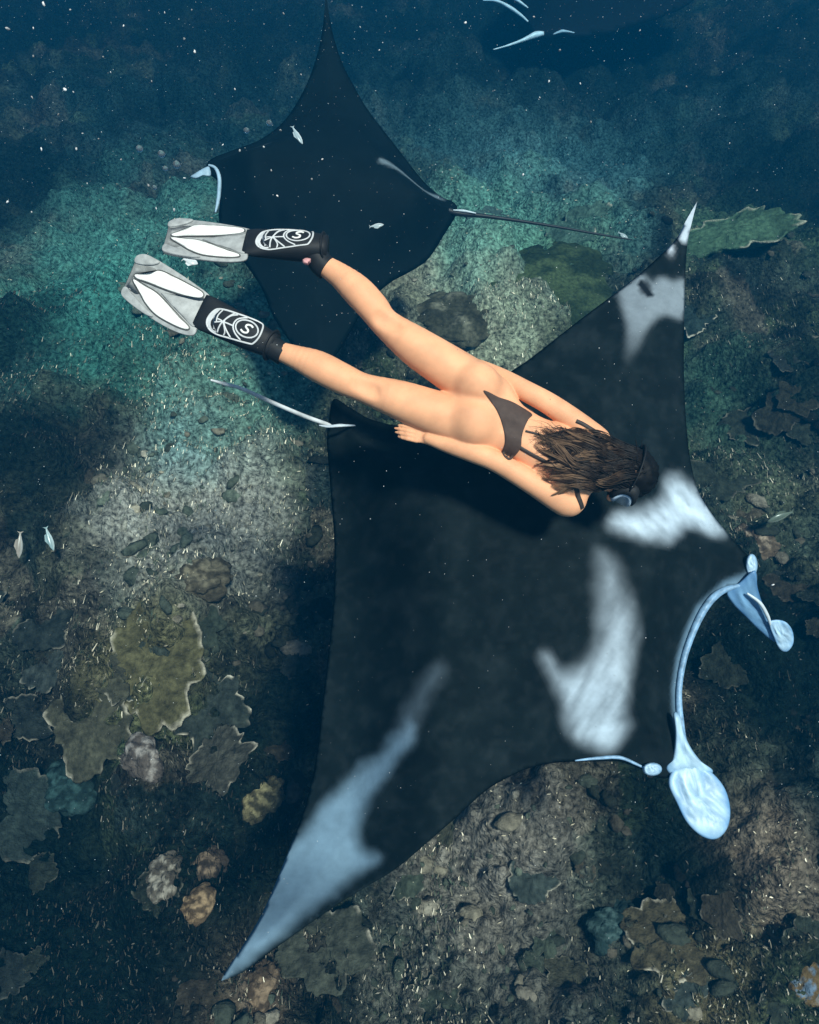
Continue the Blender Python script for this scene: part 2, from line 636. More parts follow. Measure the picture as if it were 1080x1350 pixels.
def paint_big(x, y):
    wob = (fbm(x * .03, y * .03, 3, 5) - .5) * 16
    xx, yy = x + wob, y + (fbm(x * .03 + 7, y * .03, 3, 6) - .5) * 16
    c = np.tile((.0050, .0088, .0098), (len(x), 1))
    mott = fbm(x * .035, y * .035, 4, 9)
    c = c * (.7 + .7 * mott)[:, None]
    pale = (.56, .66, .75)
    c = blend(c, soft(A_p, xx, yy, 17) * (.45 + .75 * fbm((x + y) * .025, (y - x) * .08, 4, 37)), pale)
    c = blend(c, soft_in(B_p, xx, yy, 20) * (.55 + .3 * mott) * (.42 + .75 * sstep(780, 960, y)) * (.55 + .85 * fbm((x + y * .3) * .10, (y - x * .2) * .022, 4, 33)), pale)
    fine = fbm(x * .11, y * .11, 4, 19)
    c = blend(c, 0.008 * sstep(.45, .75, fine) + .008 * sstep(.5, .8, mott), (.45, .52, .55))
    c = blend(c, .42 * soft(C_p, x, y, 7) * sstep(500, 420, y) + .0, (.45, .52, .58))
    c = blend(c, soft(D_p, x, y, 2.5) * .9, (.5, .56, .62))
    c = blend(c, soft(E_p, x, y, 1.5), (.010, .012, .014))
    c = blend(c, .9 * np.exp(-(((x - 884) / 4) ** 2 + ((y - 329) / 9) ** 2)), (.55, .6, .66))
    c = blend(c, .5 * soft(F_p, xx, yy, 13) * (.85 + .25 * mott), (.30, .46, .60))
    c = blend(c, .16 * soft(F2_p, xx, yy, 14), (.42, .55, .66))
    # pale lip round the mouth and pale brow above the eyes
    lip = np.array([(996, 762), (958, 776), (925, 806), (911, 836), (900, 870), (894, 910), (896, 950), (908, 995)])
    dl = dist_line(lip, x, y, False)
    c = blend(c, .6 * sstep(15, 2, dl), (.22, .36, .50))
    return np.clip(c, 0, 1)


def ridge_big(x, y):
    # the trailing part of the near wing slopes away below a soft crest, the rest is slightly arched
    s = (x - 565) + .0 * y
    near = sstep(600, 760, y) * (1 - sstep(1120, 1250, y))
    return -.34 * near * sstep(25, -110, s)


manta = empty('manta_ray', PL.p0)
tag(manta, 'largest black manta ray with pale shoulder patches, right under the swimmer', 'manta ray', 'manta rays gliding over the reef')
ray_disc(big_out, PL, manta, [(450, 545), (640, 690), (790, 800), (890, 885)], .34, 150, paint_big, 5, ridge_big)
pn = PL.n
# lip: rolled rim of the wide mouth
lip_px = [(985, 770), (958, 777), (940, 788), (925, 808), (911, 838), (900, 872), (894, 912), (896, 952), (903, 985)]
lp = PL.pts(lip_px) + pn * .012
m_lip = principled('ray_lip', (.22, .37, .54), rough=.4, spec=.4)
add_variation(m_lip, scale=30, lo=.55, hi=1.25, bump=.4, bscale=60, dist=.006)
path_tube(manta, 'mouth_lip', lp, [.006, .013, .017, .016, .014, .013, .013, .015, .008], m_lip)
# throat: pale inside of the mouth below the lip
tv_, tf_ = [], []
lip2 = smooth_poly(lp - pn * .02, False, 4)
back = np.array(PL.pt(820, 850)) - pn * .16
for i, p in enumerate(lip2):
    for k in range(4):
        t = k / 3
        tv_.append(p * (1 - t) + (p * .35 + back * .65) * t - pn * .09 * t - np.array(manta.location))
for i in range(len(lip2) - 1):
    for k in range(3):
        a = i * 4 + k
        tf_.append((a, a + 1, a + 5, a + 4))
mesh_obj('mouth_lining', tv_, tf_, m_dark, manta)
# near lobe: broad rolled paddle
lobe1 = smooth_poly([(884, 1020), (895, 1010), (915, 1007), (938, 1018), (956, 1040), (963, 1068), (959, 1092), (945, 1106), (926, 1103), (906, 1085), (892, 1058), (882, 1036)])
d1 = float(np.dot(PL.pt(905, 1015) - CAM, FW))
m_lobe = principled('ray_lobe', (.50, .68, .82), rough=.35, spec=.5)
add_variation(m_lobe, scale=9, lo=.55, hi=1.3, detail=5, bump=.5, bscale=14, dist=.02)
paddle(manta, lobe1, lambda x, y: d1 - .02 - .0006 * (y - 1015), .016, m_lobe, 'cephalic_lobe', (.08, .26, .52), .05, 1.0)
web = smooth_poly([(888, 940), (897, 944), (901, 962), (910, 984), (924, 1003), (940, 1016), (930, 1026), (905, 1022), (886, 1022), (878, 1012), (886, 1000), (890, 970)])
paddle(manta, web, lambda x, y: d1 - .005, .03, m_lip, 'lobe_root', (.12, .30, .50), .02, 1.2)
# far lobe: narrow twisted fan with a rounded end
d2 = float(np.dot(PL.pt(990, 775) - CAM, FW))
fan = smooth_poly([(995, 752), (999, 775), (1006, 797), (1017, 818), (1030, 842), (1020, 846), (1000, 830), (982, 812), (966, 796), (958, 780), (975, 768)])
m_fan = principled('ray_lobe_fan', (.12, .26, .42), rough=.4, spec=.4)
add_variation(m_fan, scale=16, lo=.5, hi=1.3, bump=.3, bscale=20, dist=.01)
paddle(manta, fan, lambda x, y: d2 - .01 + .0012 * (y - 770), .016, m_fan, 'cephalic_lobe', (.04, .14, .32), .03, .9, (.15, .29, .45))
end = smooth_poly([(1014, 822), (1022, 817), (1036, 820), (1045, 832), (1046, 848), (1038, 859), (1028, 856), (1021, 842)])
paddle(manta, end, lambda x, y: d2 + .03 + .0012 * (y - 830), .012, m_lobe, 'lobe_tip', (.08, .26, .52), .03, .9)
rim = [at(985, 782, d2 - .03), at(1002, 795, d2 - .02), at(1012, 812, d2), at(1016, 824, d2 + .02)]
path_tube(manta, 'lobe_edge', np.array(rim), [.004, .008, .008, .005], m_pale)
# eye bulges on both sides of the head
for (ex, ey, rx, ry) in ((860, 1014, 13, 9), (991, 745, 8, 15)):
    de = float(np.dot(PL.pt(ex, ey) - CAM, FW))
    el = [(ex + rx * math.cos(a), ey + ry * math.sin(a)) for a in np.linspace(0, 2 * math.pi, 18, False)]
    b_ = paddle(manta, el, lambda x, y, d=de: d - .02, .030, m_lobe if ex < 900 else m_lip, 'eye_bulge', (.10, .28, .50), .02)
    e2 = [(ex + (4 if ex > 900 else -2) + 3.4 * math.cos(a), ey + (0 if ex > 900 else 9) + 3.4 * math.sin(a)) for a in np.linspace(0, 2 * math.pi, 12, False)]
    e_ = paddle(manta, e2, lambda x, y, d=de: d - .01, .02, m_eye, 'eye')
    e_.parent = b_
# pale fold at the gill side of the near shoulder
fold = PL.pts([(757, 1003), (785, 1000), (815, 999), (838, 1008), (858, 1018)]) + pn * .02
path_tube(manta, 'shoulder_fold', fold, [.003, .007, .008, .006, .003], m_lip, 6)
# tail and dorsal fin
m_tail = principled('ray_tail', (.80, .82, .82), rough=.5)
add_variation(m_tail, scale=12, lo=.5, hi=1.15)
tail = np.array([at(px, py, float(np.dot(PL.pt(px, py) - CAM, FW)) - .03 - .0035 * max(0, 440 - px)) for px, py in ((436, 562), (430, 559), (400, 548), (360, 531), (320, 513), (296, 506), (278, 501))])
path_tube(manta, 'tail', tail, [.009, .0105, .0100, .0095, .0085, .0075, .004], m_tail, 8)
dors = np.array([PL.pt(470, 572) + pn * .09, PL.pt(452, 577) + pn * .13, PL.pt(436, 577) + pn * .12, PL.pt(424, 573) + pn * .10])
path_tube(manta, 'dorsal_fin', dors, [.004, .011, .010, .004], m_pale, 8, .6)

# ---- the second ray, farther off behind the fins
P2 = RayPlane(430, 230, 6.4, (0.1, -math.sin(math.radians(26)), math.cos(math.radians(26))))
SEC = [(430, -8), (438, 40), (450, 80), (466, 112), (486, 146), (520, 190), (556, 236), (580, 258), (600, 268), (602, 282), (588, 306), (566, 340),
       (545, 356), (510, 376), (480, 408), (455, 450), (428, 492), (392, 462), (362, 420), (345, 380), (322, 346), (300, 318), (289, 292),
       (290, 262), (288, 240), (272, 226), (278, 210), (310, 197), (345, 183), (376, 158), (400, 120), (416, 80), (425, 40)]
sec_out = smooth_poly(SEC, True, 4, corner=(0, 16))


def paint_sec(x, y):
    c = np.tile((.003, .006, .007), (len(x), 1)) * (.8 + .5 * fbm(x * .05, y * .05, 3, 3))[:, None]
    st = dist_line(np.array([(500, 250), (530, 258), (555, 266), (582, 262)]), x, y, False)
    c = blend(c, .35 * sstep(7, 1, st), (.4, .5, .56))
    st = dist_line(np.array([(340, 215), (350, 212)]), x, y, False)
    c = blend(c, .10 * sstep(14, 1, st), (.4, .5, .56))
    return c


manta2 = empty('manta_ray', P2.p0)
tag(manta2, 'dark manta ray farther off behind the raised swim fins, tail trailing away', 'manta ray', 'manta rays gliding over the reef')
ray_disc(sec_out, P2, manta2, [(590, 275), (480, 265), (310, 245)], .40, 75, paint_sec, 5)
tl = P2.pts([(585, 278), (602, 284), (640, 288), (690, 295), (740, 303), (790, 312), (832, 319)]) + P2.n * .03
path_tube(manta2, 'tail', tl, [.035, .022, .016, .013, .011, .009, .004], m_dark, 8)
tl2 = P2.pts([(596, 283), (610, 284), (626, 287)]) + P2.n * .06
path_tube(manta2, 'dorsal_fin', tl2, [.005, .012, .004], m_pale, 6)
d3 = float(np.dot(P2.pt(285, 240) - CAM, FW))
m_dim = principled('ray_dim_pale', (.34, .46, .56), rough=.5)
add_variation(m_dim, scale=10, lo=.6, hi=1.2)
paddle(manta2, smooth_poly([(276, 220), (268, 222), (258, 228), (251, 233), (258, 236), (268, 232), (278, 232)]), lambda x, y: d3 - .05, .04, m_dim, 'cephalic_lobe')
path_tube(manta2, 'mouth_lip', P2.pts([(276, 222), (285, 226), (290, 238), (290, 256), (288, 272), (285, 284)]) + P2.n * .04, [.008, .014, .016, .016, .014, .006], m_dim, 8)

# ---- the third ray, at the upper edge
P3 = RayPlane(740, 10, 12.2, (0, -math.sin(math.radians(24)), math.cos(math.radians(24))))
THI = [(700, 44), (716, 52), (760, 50), (806, 44), (850, 30), (905, 8), (960, -40), (930, -90), (880, -100), (800, -120), (760, -190), (720, -130),
       (690, -80), (664, -30), (668, 0), (682, 14), (694, 28)]
th_out = smooth_poly(THI, True, 4, corner=(6, 10))
manta3 = empty('manta_ray', P3.p0)
tag(manta3, 'dim manta ray half out of view with thin pale lobes, beside the deep blue', 'manta ray', 'manta rays gliding over the reef')
ray_disc(th_out, P3, manta3, [(900, -60), (780, -20), (690, 10)], .5, 55, lambda x, y: np.tile((.005, .006, .007), (len(x), 1)), 6)
m_glim = principled('ray_bright_pale', (.62, .74, .82), rough=.4)
add_variation(m_glim, scale=10, lo=.7, hi=1.15)
for pts, r in (([(636, 8), (654, 9), (672, 18), (686, 28), (695, 36)], [.008,.02,.027,.022,.010]),
               ([(660, -4), (672, 3), (684, 10), (695, 18)], [.009,.02,.02,.009])):
    path_tube(manta3, 'cephalic_lobe', P3.pts(pts) + P3.n * .10, r, m_glim, 8)
path_tube(manta3, 'lower_lobe', P3.pts([(650, 69), (668, 64), (688, 57), (705, 50), (716, 48)]) + P3.n * .05, [.006,.014,.024,.05,.03], m_glim, 8)
path_tube(manta3, 'shoulder_mark', P3.pts([(728, 52), (740, 48), (756, 50)]) + P3.n * .09, [.013,.05,.013], m_dim, 8, .5)

# ------------------------------------------------------------------ the swimmer
DIV = 2.95
S = DIV / FPX
ORG = at(612, 535, DIV)
BASIS = Matrix(((RT[0], UP[0], -FW[0], ORG[0]), (RT[1], UP[1], -FW[1], ORG[1]), (RT[2], UP[2], -FW[2], ORG[2]), (0, 0, 0, 1)))


def L(px, py, z=0.0):
    """photo pixel to the swimmer's own metres: x along the picture, y up, z out of her back"""
    return np.array([(px - 612) * S, -(py - 535) * S, z])


VOX = .0036
blo = np.array([*L(330, 700)[:2], -.24])
bhi = np.array([*L(880, 320)[:2], .24])
dims = np.ceil((bhi - blo) / VOX).astype(int)
FIELD = np.full(dims, 1.0, dtype=np.float32)


def put(prim, c0, c1, k=.02, sub=False):
    global FIELD
    m = k + .02
    i0 = np.clip(np.floor((c0 - m - blo) / VOX).astype(int), 0, dims)
    i1 = np.clip(np.ceil((c1 + m - blo) / VOX).astype(int), 0, dims)
    if np.any(i1 <= i0):
        return
    ax = [blo[a] + VOX * np.arange(i0[a], i1[a]) for a in range(3)]
    X, Y, Z = np.meshgrid(*ax, indexing='ij', sparse=True)
    d = prim(X, Y, Z)
    sl = tuple(slice(i0[a], i1[a]) for a in range(3))
    o = FIELD[sl]
    if sub:
        h = np.clip(.5 - .5 * (o + d) / k, 0, 1)
        FIELD[sl] = o * (1 - h) - d * h + k * h * (1 - h)
    else:
        h = np.clip(.5 + .5 * (o - d) / k, 0, 1)
        FIELD[sl] = o * (1 - h) + d * h - k * h * (1 - h)


def cone(a, b, ra, rb, k=.02, flat=1.0, sub=False):
    """round cone; flat scales its thickness along z"""
    a, b = np.asarray(a, float), np.asarray(b, float)
    ab = b - a
    L2 = float(ab @ ab)

    def f(X, Y, Z):
        px, py, pz = X - a[0], Y - a[1], Z - a[2]
        t = np.clip((px * ab[0] + py * ab[1] + pz * ab[2]) / L2, 0, 1)
        qx, qy, qz = px - t * ab[0], py - t * ab[1], (pz - t * ab[2]) / flat
        return np.sqrt(qx * qx + qy * qy + qz * qz) - (ra + (rb - ra) * t)
    r = max(ra, rb)
    put(f, np.minimum(a, b) - r, np.maximum(a, b) + r, k, sub)


def ell(c, r, e1=(1, 0, 0), k=.03, e3=(0, 0, 1), sub=False):
    c = np.asarray(c, float)
    e1 = np.asarray(e1, float)
    e1 = e1 / np.linalg.norm(e1)
    e3 = np.asarray(e3, float)
    e2 = np.cross(e3, e1)
    e2 /= np.linalg.norm(e2)
    e3 = np.cross(e1, e2)

    def f(X, Y, Z):
        px, py, pz = X - c[0], Y - c[1], Z - c[2]
        u = (px * e1[0] + py * e1[1] + pz * e1[2]) / r[0]
        v = (px * e2[0] + py * e2[1] + pz * e2[2]) / r[1]
        w = (px * e3[0] + py * e3[1] + pz * e3[2]) / r[2]
        k0 = np.sqrt(u * u + v * v + w * w) + 1e-9
        k1 = np.sqrt((u / r[0]) ** 2 + (v / r[1]) ** 2 + (w / r[2]) ** 2) + 1e-9
        return k0 * (k0 - 1) / k1
    R = max(r)
    put(f, c - R, c + R, k, sub)


def chain(pts, k=.03, sub=False):
    """a limb: one smooth tapered sweep through (pixel point, z, radius)"""
    P = np.array([[*L(*p, z), r] for p, z, r in pts])
    P = smooth_poly(P, False, 4)
    A, B = P[:-1], P[1:]

    def f(X, Y, Z):
        d = None
        for a, b in zip(A, B):
            ab = b[:3] - a[:3]
            px, py, pz = X - a[0], Y - a[1], Z - a[2]
            t = np.clip((px * ab[0] + py * ab[1] + pz * ab[2]) / float(ab @ ab), 0, 1)
            qx, qy, qz = px - t * ab[0], py - t * ab[1], pz - t * ab[2]
            e = np.sqrt(qx * qx + qy * qy + qz * qz) - (a[3] + (b[3] - a[3]) * t)
            d = e if d is None else np.minimum(d, e)
        return d
    r = P[:, 3].max()
    put(f, P[:, :3].min(0) - r, P[:, :3].max(0) + r, k)


SP = np.array([.873, -.487, 0])            # along the spine towards the head
# torso
ell(L(632, 545, 0), (.14, .160, .095), SP, .03)
ell(L(682, 571, .005), (.13, .096, .076), SP, .05)
ell(L(730, 600, .0), (.15, .120, .094), SP, .04)
ell(L(762, 619, .005), (.085, .150, .076), SP, .04)
# shoulder blades and the furrow of the spine
ell(L(742, 634, .072), (.07, .045, .03), SP, .018)
ell(L(762, 590, .070), (.07, .045, .03), SP, .018)
cone(L(668, 565, .098), L(752, 612, .110), .018, .022, .030, sub=True)
# neck and head (face turned to her right)
cone(L(772, 622, .0), L(812, 624, .0), .055, .052, .03)
HC = L(826, 622, .01)
HF = np.array([-.36, -.90, -.16])
HF /= np.linalg.norm(HF)
HT = np.array([.93, -.36, .0])
HS = np.cross(HT, HF)
ell(HC, (.105, .092, .078), HT, .02, HS)
ell(HC + HF * .035 - HT * .055, (.07, .058, .052), HT, .02, HS)          # jaw
cone(HC + HF * .088 + HT * .012, HC + HF * .112 - HT * .018, .010, .015, .012)      # nose
cone(HC + HF * .085 - HT * .052 - HS * .018, HC + HF * .085 - HT * .052 + HS * .018, .009, .009, .01)   # lips
ell(HC + HF * .078 - HT * .088, (.02, .02, .022), HT, .02, HS)           # chin
for s in (-1, 1):
    ell(HC + HS * s * .078 - HF * .005 - HT * .01, (.032, .02, .010), HT, .008, HS)   # ears
# hips, seat and legs: (points px, z, radius)
RL = [((624, 560), .0, .092), ((575, 545), .004, .084), ((528, 528), .006, .073), ((480, 512), .004, .055), ((452, 500), .010, .058), ((420, 484), .014, .058), ((392, 472), .010, .044), ((363, 461), .0, .033)]
LL = [((630, 510), -.005, .090), ((590, 484), .0, .083), ((548, 457), .004, .074), ((509, 427), .002, .055), ((492, 406), .008, .058), ((471, 384), .012, .058), ((448, 364), .008, .046), ((423, 347), 0, .036)]
for leg in (RL, LL):
    chain(leg, .012)
ell(L(629, 510, .042), (.096, .082, .077), (.80, -.60, 0), .015)
ell(L(624, 556, .042), (.100, .089, .079), (.92, -.39, 0), .016)
cone(L(580, 522, .100), L(656, 541, .134), .024, .010, .018, sub=True)
# hollows behind the knees
for p in ((484, 514), (512, 430)):
    ell(L(*p, .066), (.045, .022, .018), (.85, -.4, 0), .03, sub=True)
# feet inside the pockets
cone(L(363, 461, 0), L(338, 444, .0), .034, .032, .02)
cone(L(340, 445, 0), L(300, 431, -.005), .032, .028, .02, .75)
cone(L(423, 347, 0), L(405, 326, 0), .036, .032, .02)
cone(L(406, 327, 0), L(362, 322, -.005), .032, .028, .02, .75)
# arms
RA = [((752, 654), .010, .056), ((744, 661), .018, .055), ((700, 637), .040, .044), ((654, 610), .036, .039), ((625, 597), .030, .041), ((592, 587), .020, .033), ((565, 578), .010, .0235)]
LA = [((787, 580), .002, .046), ((768, 564), .004, .046), ((727, 535), .010, .041), ((692, 515), .0, .039), ((664, 498), -.035, .039), ((636, 481), -.068, .031), ((612, 471), -.09, .024)]
for arm in (RA, LA):
    chain(arm, .005)
cone(L(760, 622, .01), L(750, 654, .0), .07, .054, .04)
cone(L(768, 605, .0), L(783, 583, -.01), .07, .046, .04)


def hand(w, d, side, z):
    """palm plus five fingers; w wrist px, d unit direction of the fingers (px), side = thumb side sign"""
    d = np.array(d, float)
    d /= np.linalg.norm(d)
    p = np.array([-d[1], d[0]]) * side
    w = np.array(w, float)

    def Q(a, b, dz=0):
        q = w + d * a + p * b
        return L(q[0], q[1], z + dz)
    for b in (-6.2, -2.1, 2.1, 6.0):
        cone(Q(-2, b * .55), Q(16, b), .0125, .0100, .008, .8)
    for b, ln, dz in ((-7.4, 21, -.010), (-2.6, 26, -.010), (2.2, 28, -.008), (7.0, 24, -.004)):
        cone(Q(15, b), Q(19 + ln * .42, b * 1.06, dz * .2), .0086, .0078, .003)
        cone(Q(19 + ln * .42, b * 1.06, dz * .2), Q(19 + ln * .75, b * 1.05, dz), .0078, .0068, .002)
        cone(Q(19 + ln * .75, b * 1.05, dz), Q(19 + ln, b * .98, dz * 2.2), .0068, .0052, .002)
    cone(Q(3, 5, -.008), Q(14, 11.5, -.016), .0120, .0090, .010)
    cone(Q(14, 11.5, -.016), Q(22, 13, -.024), .0086, .0074, .003)
    cone(Q(22, 13, -.024), Q(28, 12.4, -.028), .0074, .0056, .002)


hand((566, 578), (-1, -.26), 1, .006)
hand((613, 472), (-.86, -.5), 1, -.092)


def surface_nets(F, org, h):
    """naive surface nets over a signed field: vertices at the mean of the edge crossings, one quad per crossing"""
    ins = F < 0
    n = np.array(F.shape)
    corner = np.zeros(n - 1, np.int16)
    for c in np.ndindex(2, 2, 2):
        corner += ins[c[0]:n[0] - 1 + c[0], c[1]:n[1] - 1 + c[1], c[2]:n[2] - 1 + c[2]]
    act = (corner > 0) & (corner < 8)
    idx = np.full(n - 1, -1, np.int64)
    cells = np.argwhere(act)
    idx[act] = np.arange(len(cells))
    acc = np.zeros((len(cells), 3))
    cnt = np.zeros(len(cells))
    for c in np.ndindex(2, 2, 2):
        for a in range(3):
            if c[a]:
                continue
            e = list(c)
            e[a] = 1
            f0 = F[tuple((cells + c).T)]
            f1 = F[tuple((cells + e).T)]
            m = (f0 < 0) != (f1 < 0)
            t = np.where(m, f0 / np.where(m, f0 - f1, 1), 0)
            p = np.tile(np.array(c, float), (len(cells), 1))
            p[:, a] += t
            acc[m] += p[m]
            cnt[m] += 1
    V = org + h * (cells + acc / cnt[:, None])
    quads = []
    for a in range(3):
        b, c = (a + 1) % 3, (a + 2) % 3
        s0 = [slice(1, -1)] * 3
        s1 = [slice(1, -1)] * 3
        s0[a] = slice(0, -1)
        s1[a] = slice(1, None)
        f0, f1 = ins[tuple(s0)], ins[tuple(s1)]
        e = np.argwhere(f0 != f1)
        off = np.ones(3, int)
        off[a] = 0
        e = e + off
        db, dc = np.zeros(3, int), np.zeros(3, int)
        db[b] = 1
        dc[c] = 1
        q = np.stack([idx[tuple((e - db - dc).T)], idx[tuple((e - dc).T)], idx[tuple(e.T)], idx[tuple((e - db).T)]], -1)
        flip = ~ins[tuple(e.T)]
        q[~flip] = q[~flip][:, ::-1]
        quads.append(q)
    Q = np.concatenate(quads)
    return V, Q[(Q >= 0).all(1)]


def relax(V, Q, it=2, w=.5):
    E = np.concatenate([Q[:, [0, 1]], Q[:, [1, 2]], Q[:, [2, 3]], Q[:, [3, 0]]])
    for _ in range(it):
        s = np.zeros_like(V)
        c = np.zeros(len(V))
        for a, b in ((0, 1), (1, 0)):
            np.add.at(s, E[:, a], V[E[:, b]])
            np.add.at(c, E[:, a], 1)
        V = V * (1 - w) + w * s / c[:, None]
    return V


BV, BQ = surface_nets(FIELD, blo, VOX)
BV = relax(BV, BQ, 2, .45)
person = empty('person')
person.matrix_world = BASIS
tag(person, 'woman in a brown bikini swimming with arms along her sides, above the largest ray', 'person')
m_skin = principled('skin', (.76, .37, .20), rough=.6, spec=.22)
b = m_skin.node_tree.nodes['Principled BSDF']
b.inputs['Subsurface Weight'].default_value = .12
b.inputs['Subsurface Radius'].default_value = (1.0, .35, .2)
b.inputs['Subsurface Scale'].default_value = .01
add_variation(m_skin, scale=11, lo=.84, hi=1.10, bump=.12, bscale=120, dist=.002)
mesh_obj('body', BV, BQ, m_skin, person)
BVH = BVHTree.FromPolygons([Vector(v) for v in BV], [tuple(int(i) for i in q) for q in BQ])


def surf_z(x, y, front=False):
    h = BVH.ray_cast(Vector((x, y, -1 if front else 1)), Vector((0, 0, 1 if front else -1)))
    return (h[0].z, h[1]) if h[0] is not None else (None, None)


def cloth_patch(poly_px, front, off, step=2.2):
    """a piece of fabric lying on the skin over an outline, with its own thickness"""
    poly = smooth_poly(poly_px, True, 5)
    x0_, y0_ = poly.min(0)
    x1_, y1_ = poly.max(0)
    gx, gy = np.meshgrid(np.arange(x0_, x1_, step), np.arange(y0_, y1_, step))
    gx, gy = gx.ravel(), gy.ravel()
    k = sdist(poly, gx, gy) > step * .5
    P = np.concatenate([poly, np.stack([gx[k], gy[k]], -1)])
    n = len(poly)
    vo, _, fo, _, _, _ = delaunay_2d_cdt([Vector(p) for p in P], [(i, (i + 1) % n) for i in range(n)], [], 1, 1e-4)
    V, ok = [], []
    zs = []
    for q in vo:
        l = L(q[0], q[1])
        z, nn = surf_z(l[0], l[1], front)
        zs.append(z)
    good = [z for z in zs if z is not None]
    for q, z in zip(vo, zs):
        l = L(q[0], q[1])
        if z is None:
            z = float(np.mean(good)) * .2
        V.append((l[0], l[1], z))
    V = np.array(V)
    sgn = -1 if front else 1
    top = V + np.array([0, 0, sgn * off])
    bot = V - np.array([0, 0, sgn * .004])
    nv = len(V)
    F = [tuple(f) for f in fo] + [tuple(i + nv for i in f[::-1]) for f in fo]
    edges = {}
    for f in fo:
        for i in range(3):
            e = (f[i], f[(i + 1) % 3])
            edges[e] = 1
    for (a, b_) in edges:
        if (b_, a) not in edges:
            F.append((a, a + nv, b_ + nv, b_))
    return np.concatenate([top, bot]), F


m_bik = principled('bikini_fabric', (.066, .044, .035), rough=.7, spec=.2)
add_variation(m_bik, scale=60, lo=.85, hi=1.12, bump=.15, bscale=300, dist=.002)
m_strap = principled('strap_fabric', (.03, .022, .018), rough=.7)
add_variation(m_strap, scale=60, lo=.8, hi=1.2)
bk = [(634, 521), (654, 528), (670, 532), (684, 538), (699, 548), (693, 556), (687, 568), (684, 580), (683, 592), (677, 602), (668, 608),
      (660, 599), (663, 585), (660, 566), (652, 546), (643, 533)]
fr = [(645, 512), (690, 534), (705, 546), (690, 572), (678, 606), (662, 612), (640, 570), (628, 545), (636, 525)]
mesh_obj('bikini_bottom', *merge([cloth_patch(bk, False, .004), cloth_patch(fr, True, .004)]), m_bik, person)


def strap(pts_px, width, lift=.003):
    P = smooth_poly(pts_px, False, 6)
    rows = []
    T = np.gradient(P, axis=0)
    T /= np.linalg.norm(T, axis=1)[:, None]
    lastz = .05
    for p, t in zip(P, T):
        nrm = np.array([-t[1], t[0]])
        row = []
        for s in (-.5, 0, .5):
            q = p + nrm * s * width
            l = L(*q)
            z, _ = surf_z(l[0], l[1])
            if z is not None and z > -.06:
                lastz = z
            row.append(np.array([l[0], l[1], lastz]))
        rows.append(row)
    V, F = [], []
    for r in rows:
        for dz in (lift, -.004):
            for v in r:
                V.append(v + np.array([0, 0, dz]))
    for i in range(len(rows) - 1):
        a, b_ = i * 6, (i + 1) * 6
        loop = [0, 1, 2, 5, 4, 3]
        for k in range(6):
            i0, i1 = loop[k], loop[(k + 1) % 6]
            F.append((a + i0, a + i1, b_ + i1, b_ + i0))
    F.append((0, 1, 2, 5, 4, 3))
    e = (len(rows) - 1) * 6
    F.append((e + 3, e + 4, e + 5, e + 2, e + 1, e))
    return V, F


for pts, w_ in (([(680, 591), (700, 603), (718, 613), (736, 625), (750, 636)], 4.6),
                ([(689, 571), (708, 576), (728, 583), (748, 590)], 2.6),
                ([(742, 624), (748, 634), (753, 646), (759, 659), (765, 671)], 6),
                ([(756, 557), (765, 561), (775, 567), (788, 575)], 5)):
    mesh_obj('bikini_strap', *strap(pts, w_), m_strap, person)
front_top = [(715, 560), (755, 570), (775, 595), (770, 640), (745, 655), (715, 640), (700, 615), (702, 585)]
mesh_obj('bikini_top', *cloth_patch(front_top, True, .005, 4), m_bik, person)

# hair: a close cap over the skull and long wet locks streaming over her back
hv = []
N_U, N_V = 40, 28
cap_v, cap_f, cap_c = [], [], []
for j in range(N_V + 1):
    th = math.pi * j / N_V
    for i in range(N_U):
        ph = 2 * math.pi * i / N_U
        dl = HT * math.cos(th) + math.sin(th) * (HF * math.cos(ph) + HS * math.sin(ph))
        face = max(0, float(dl @ HF)) * sstep(.75, .2, float(dl @ HT))
        low = max(0.0, -float(dl @ HT) - .35)
        base = np.array([.113 * (dl @ HT), .099 * (dl @ HF), .089 * (dl @ HS)])
        bump = 1 + .05 * math.sin(ph * 9 + 3 * math.cos(th * 5)) + .04 * (random.random() - .5)
        sc = bump * (1 - .26 * sstep(.35, .8, face) - .25 * min(1, low * 1.6))
        cap_v.append(HC + sc * (HT * base[0] + HF * base[1] + HS * base[2]))
for j in range(N_V):
    for i in range(N_U):
        i2 = (i + 1) % N_U
        cap_f.append((j * N_U + i, j * N_U + i2, (j + 1) * N_U + i2, (j + 1) * N_U + i))
HV, HFc, HCOL = [tuple(v) for v in cap_v], list(cap_f), [np.array((.004, .0035, .003))] * len(cap_v)


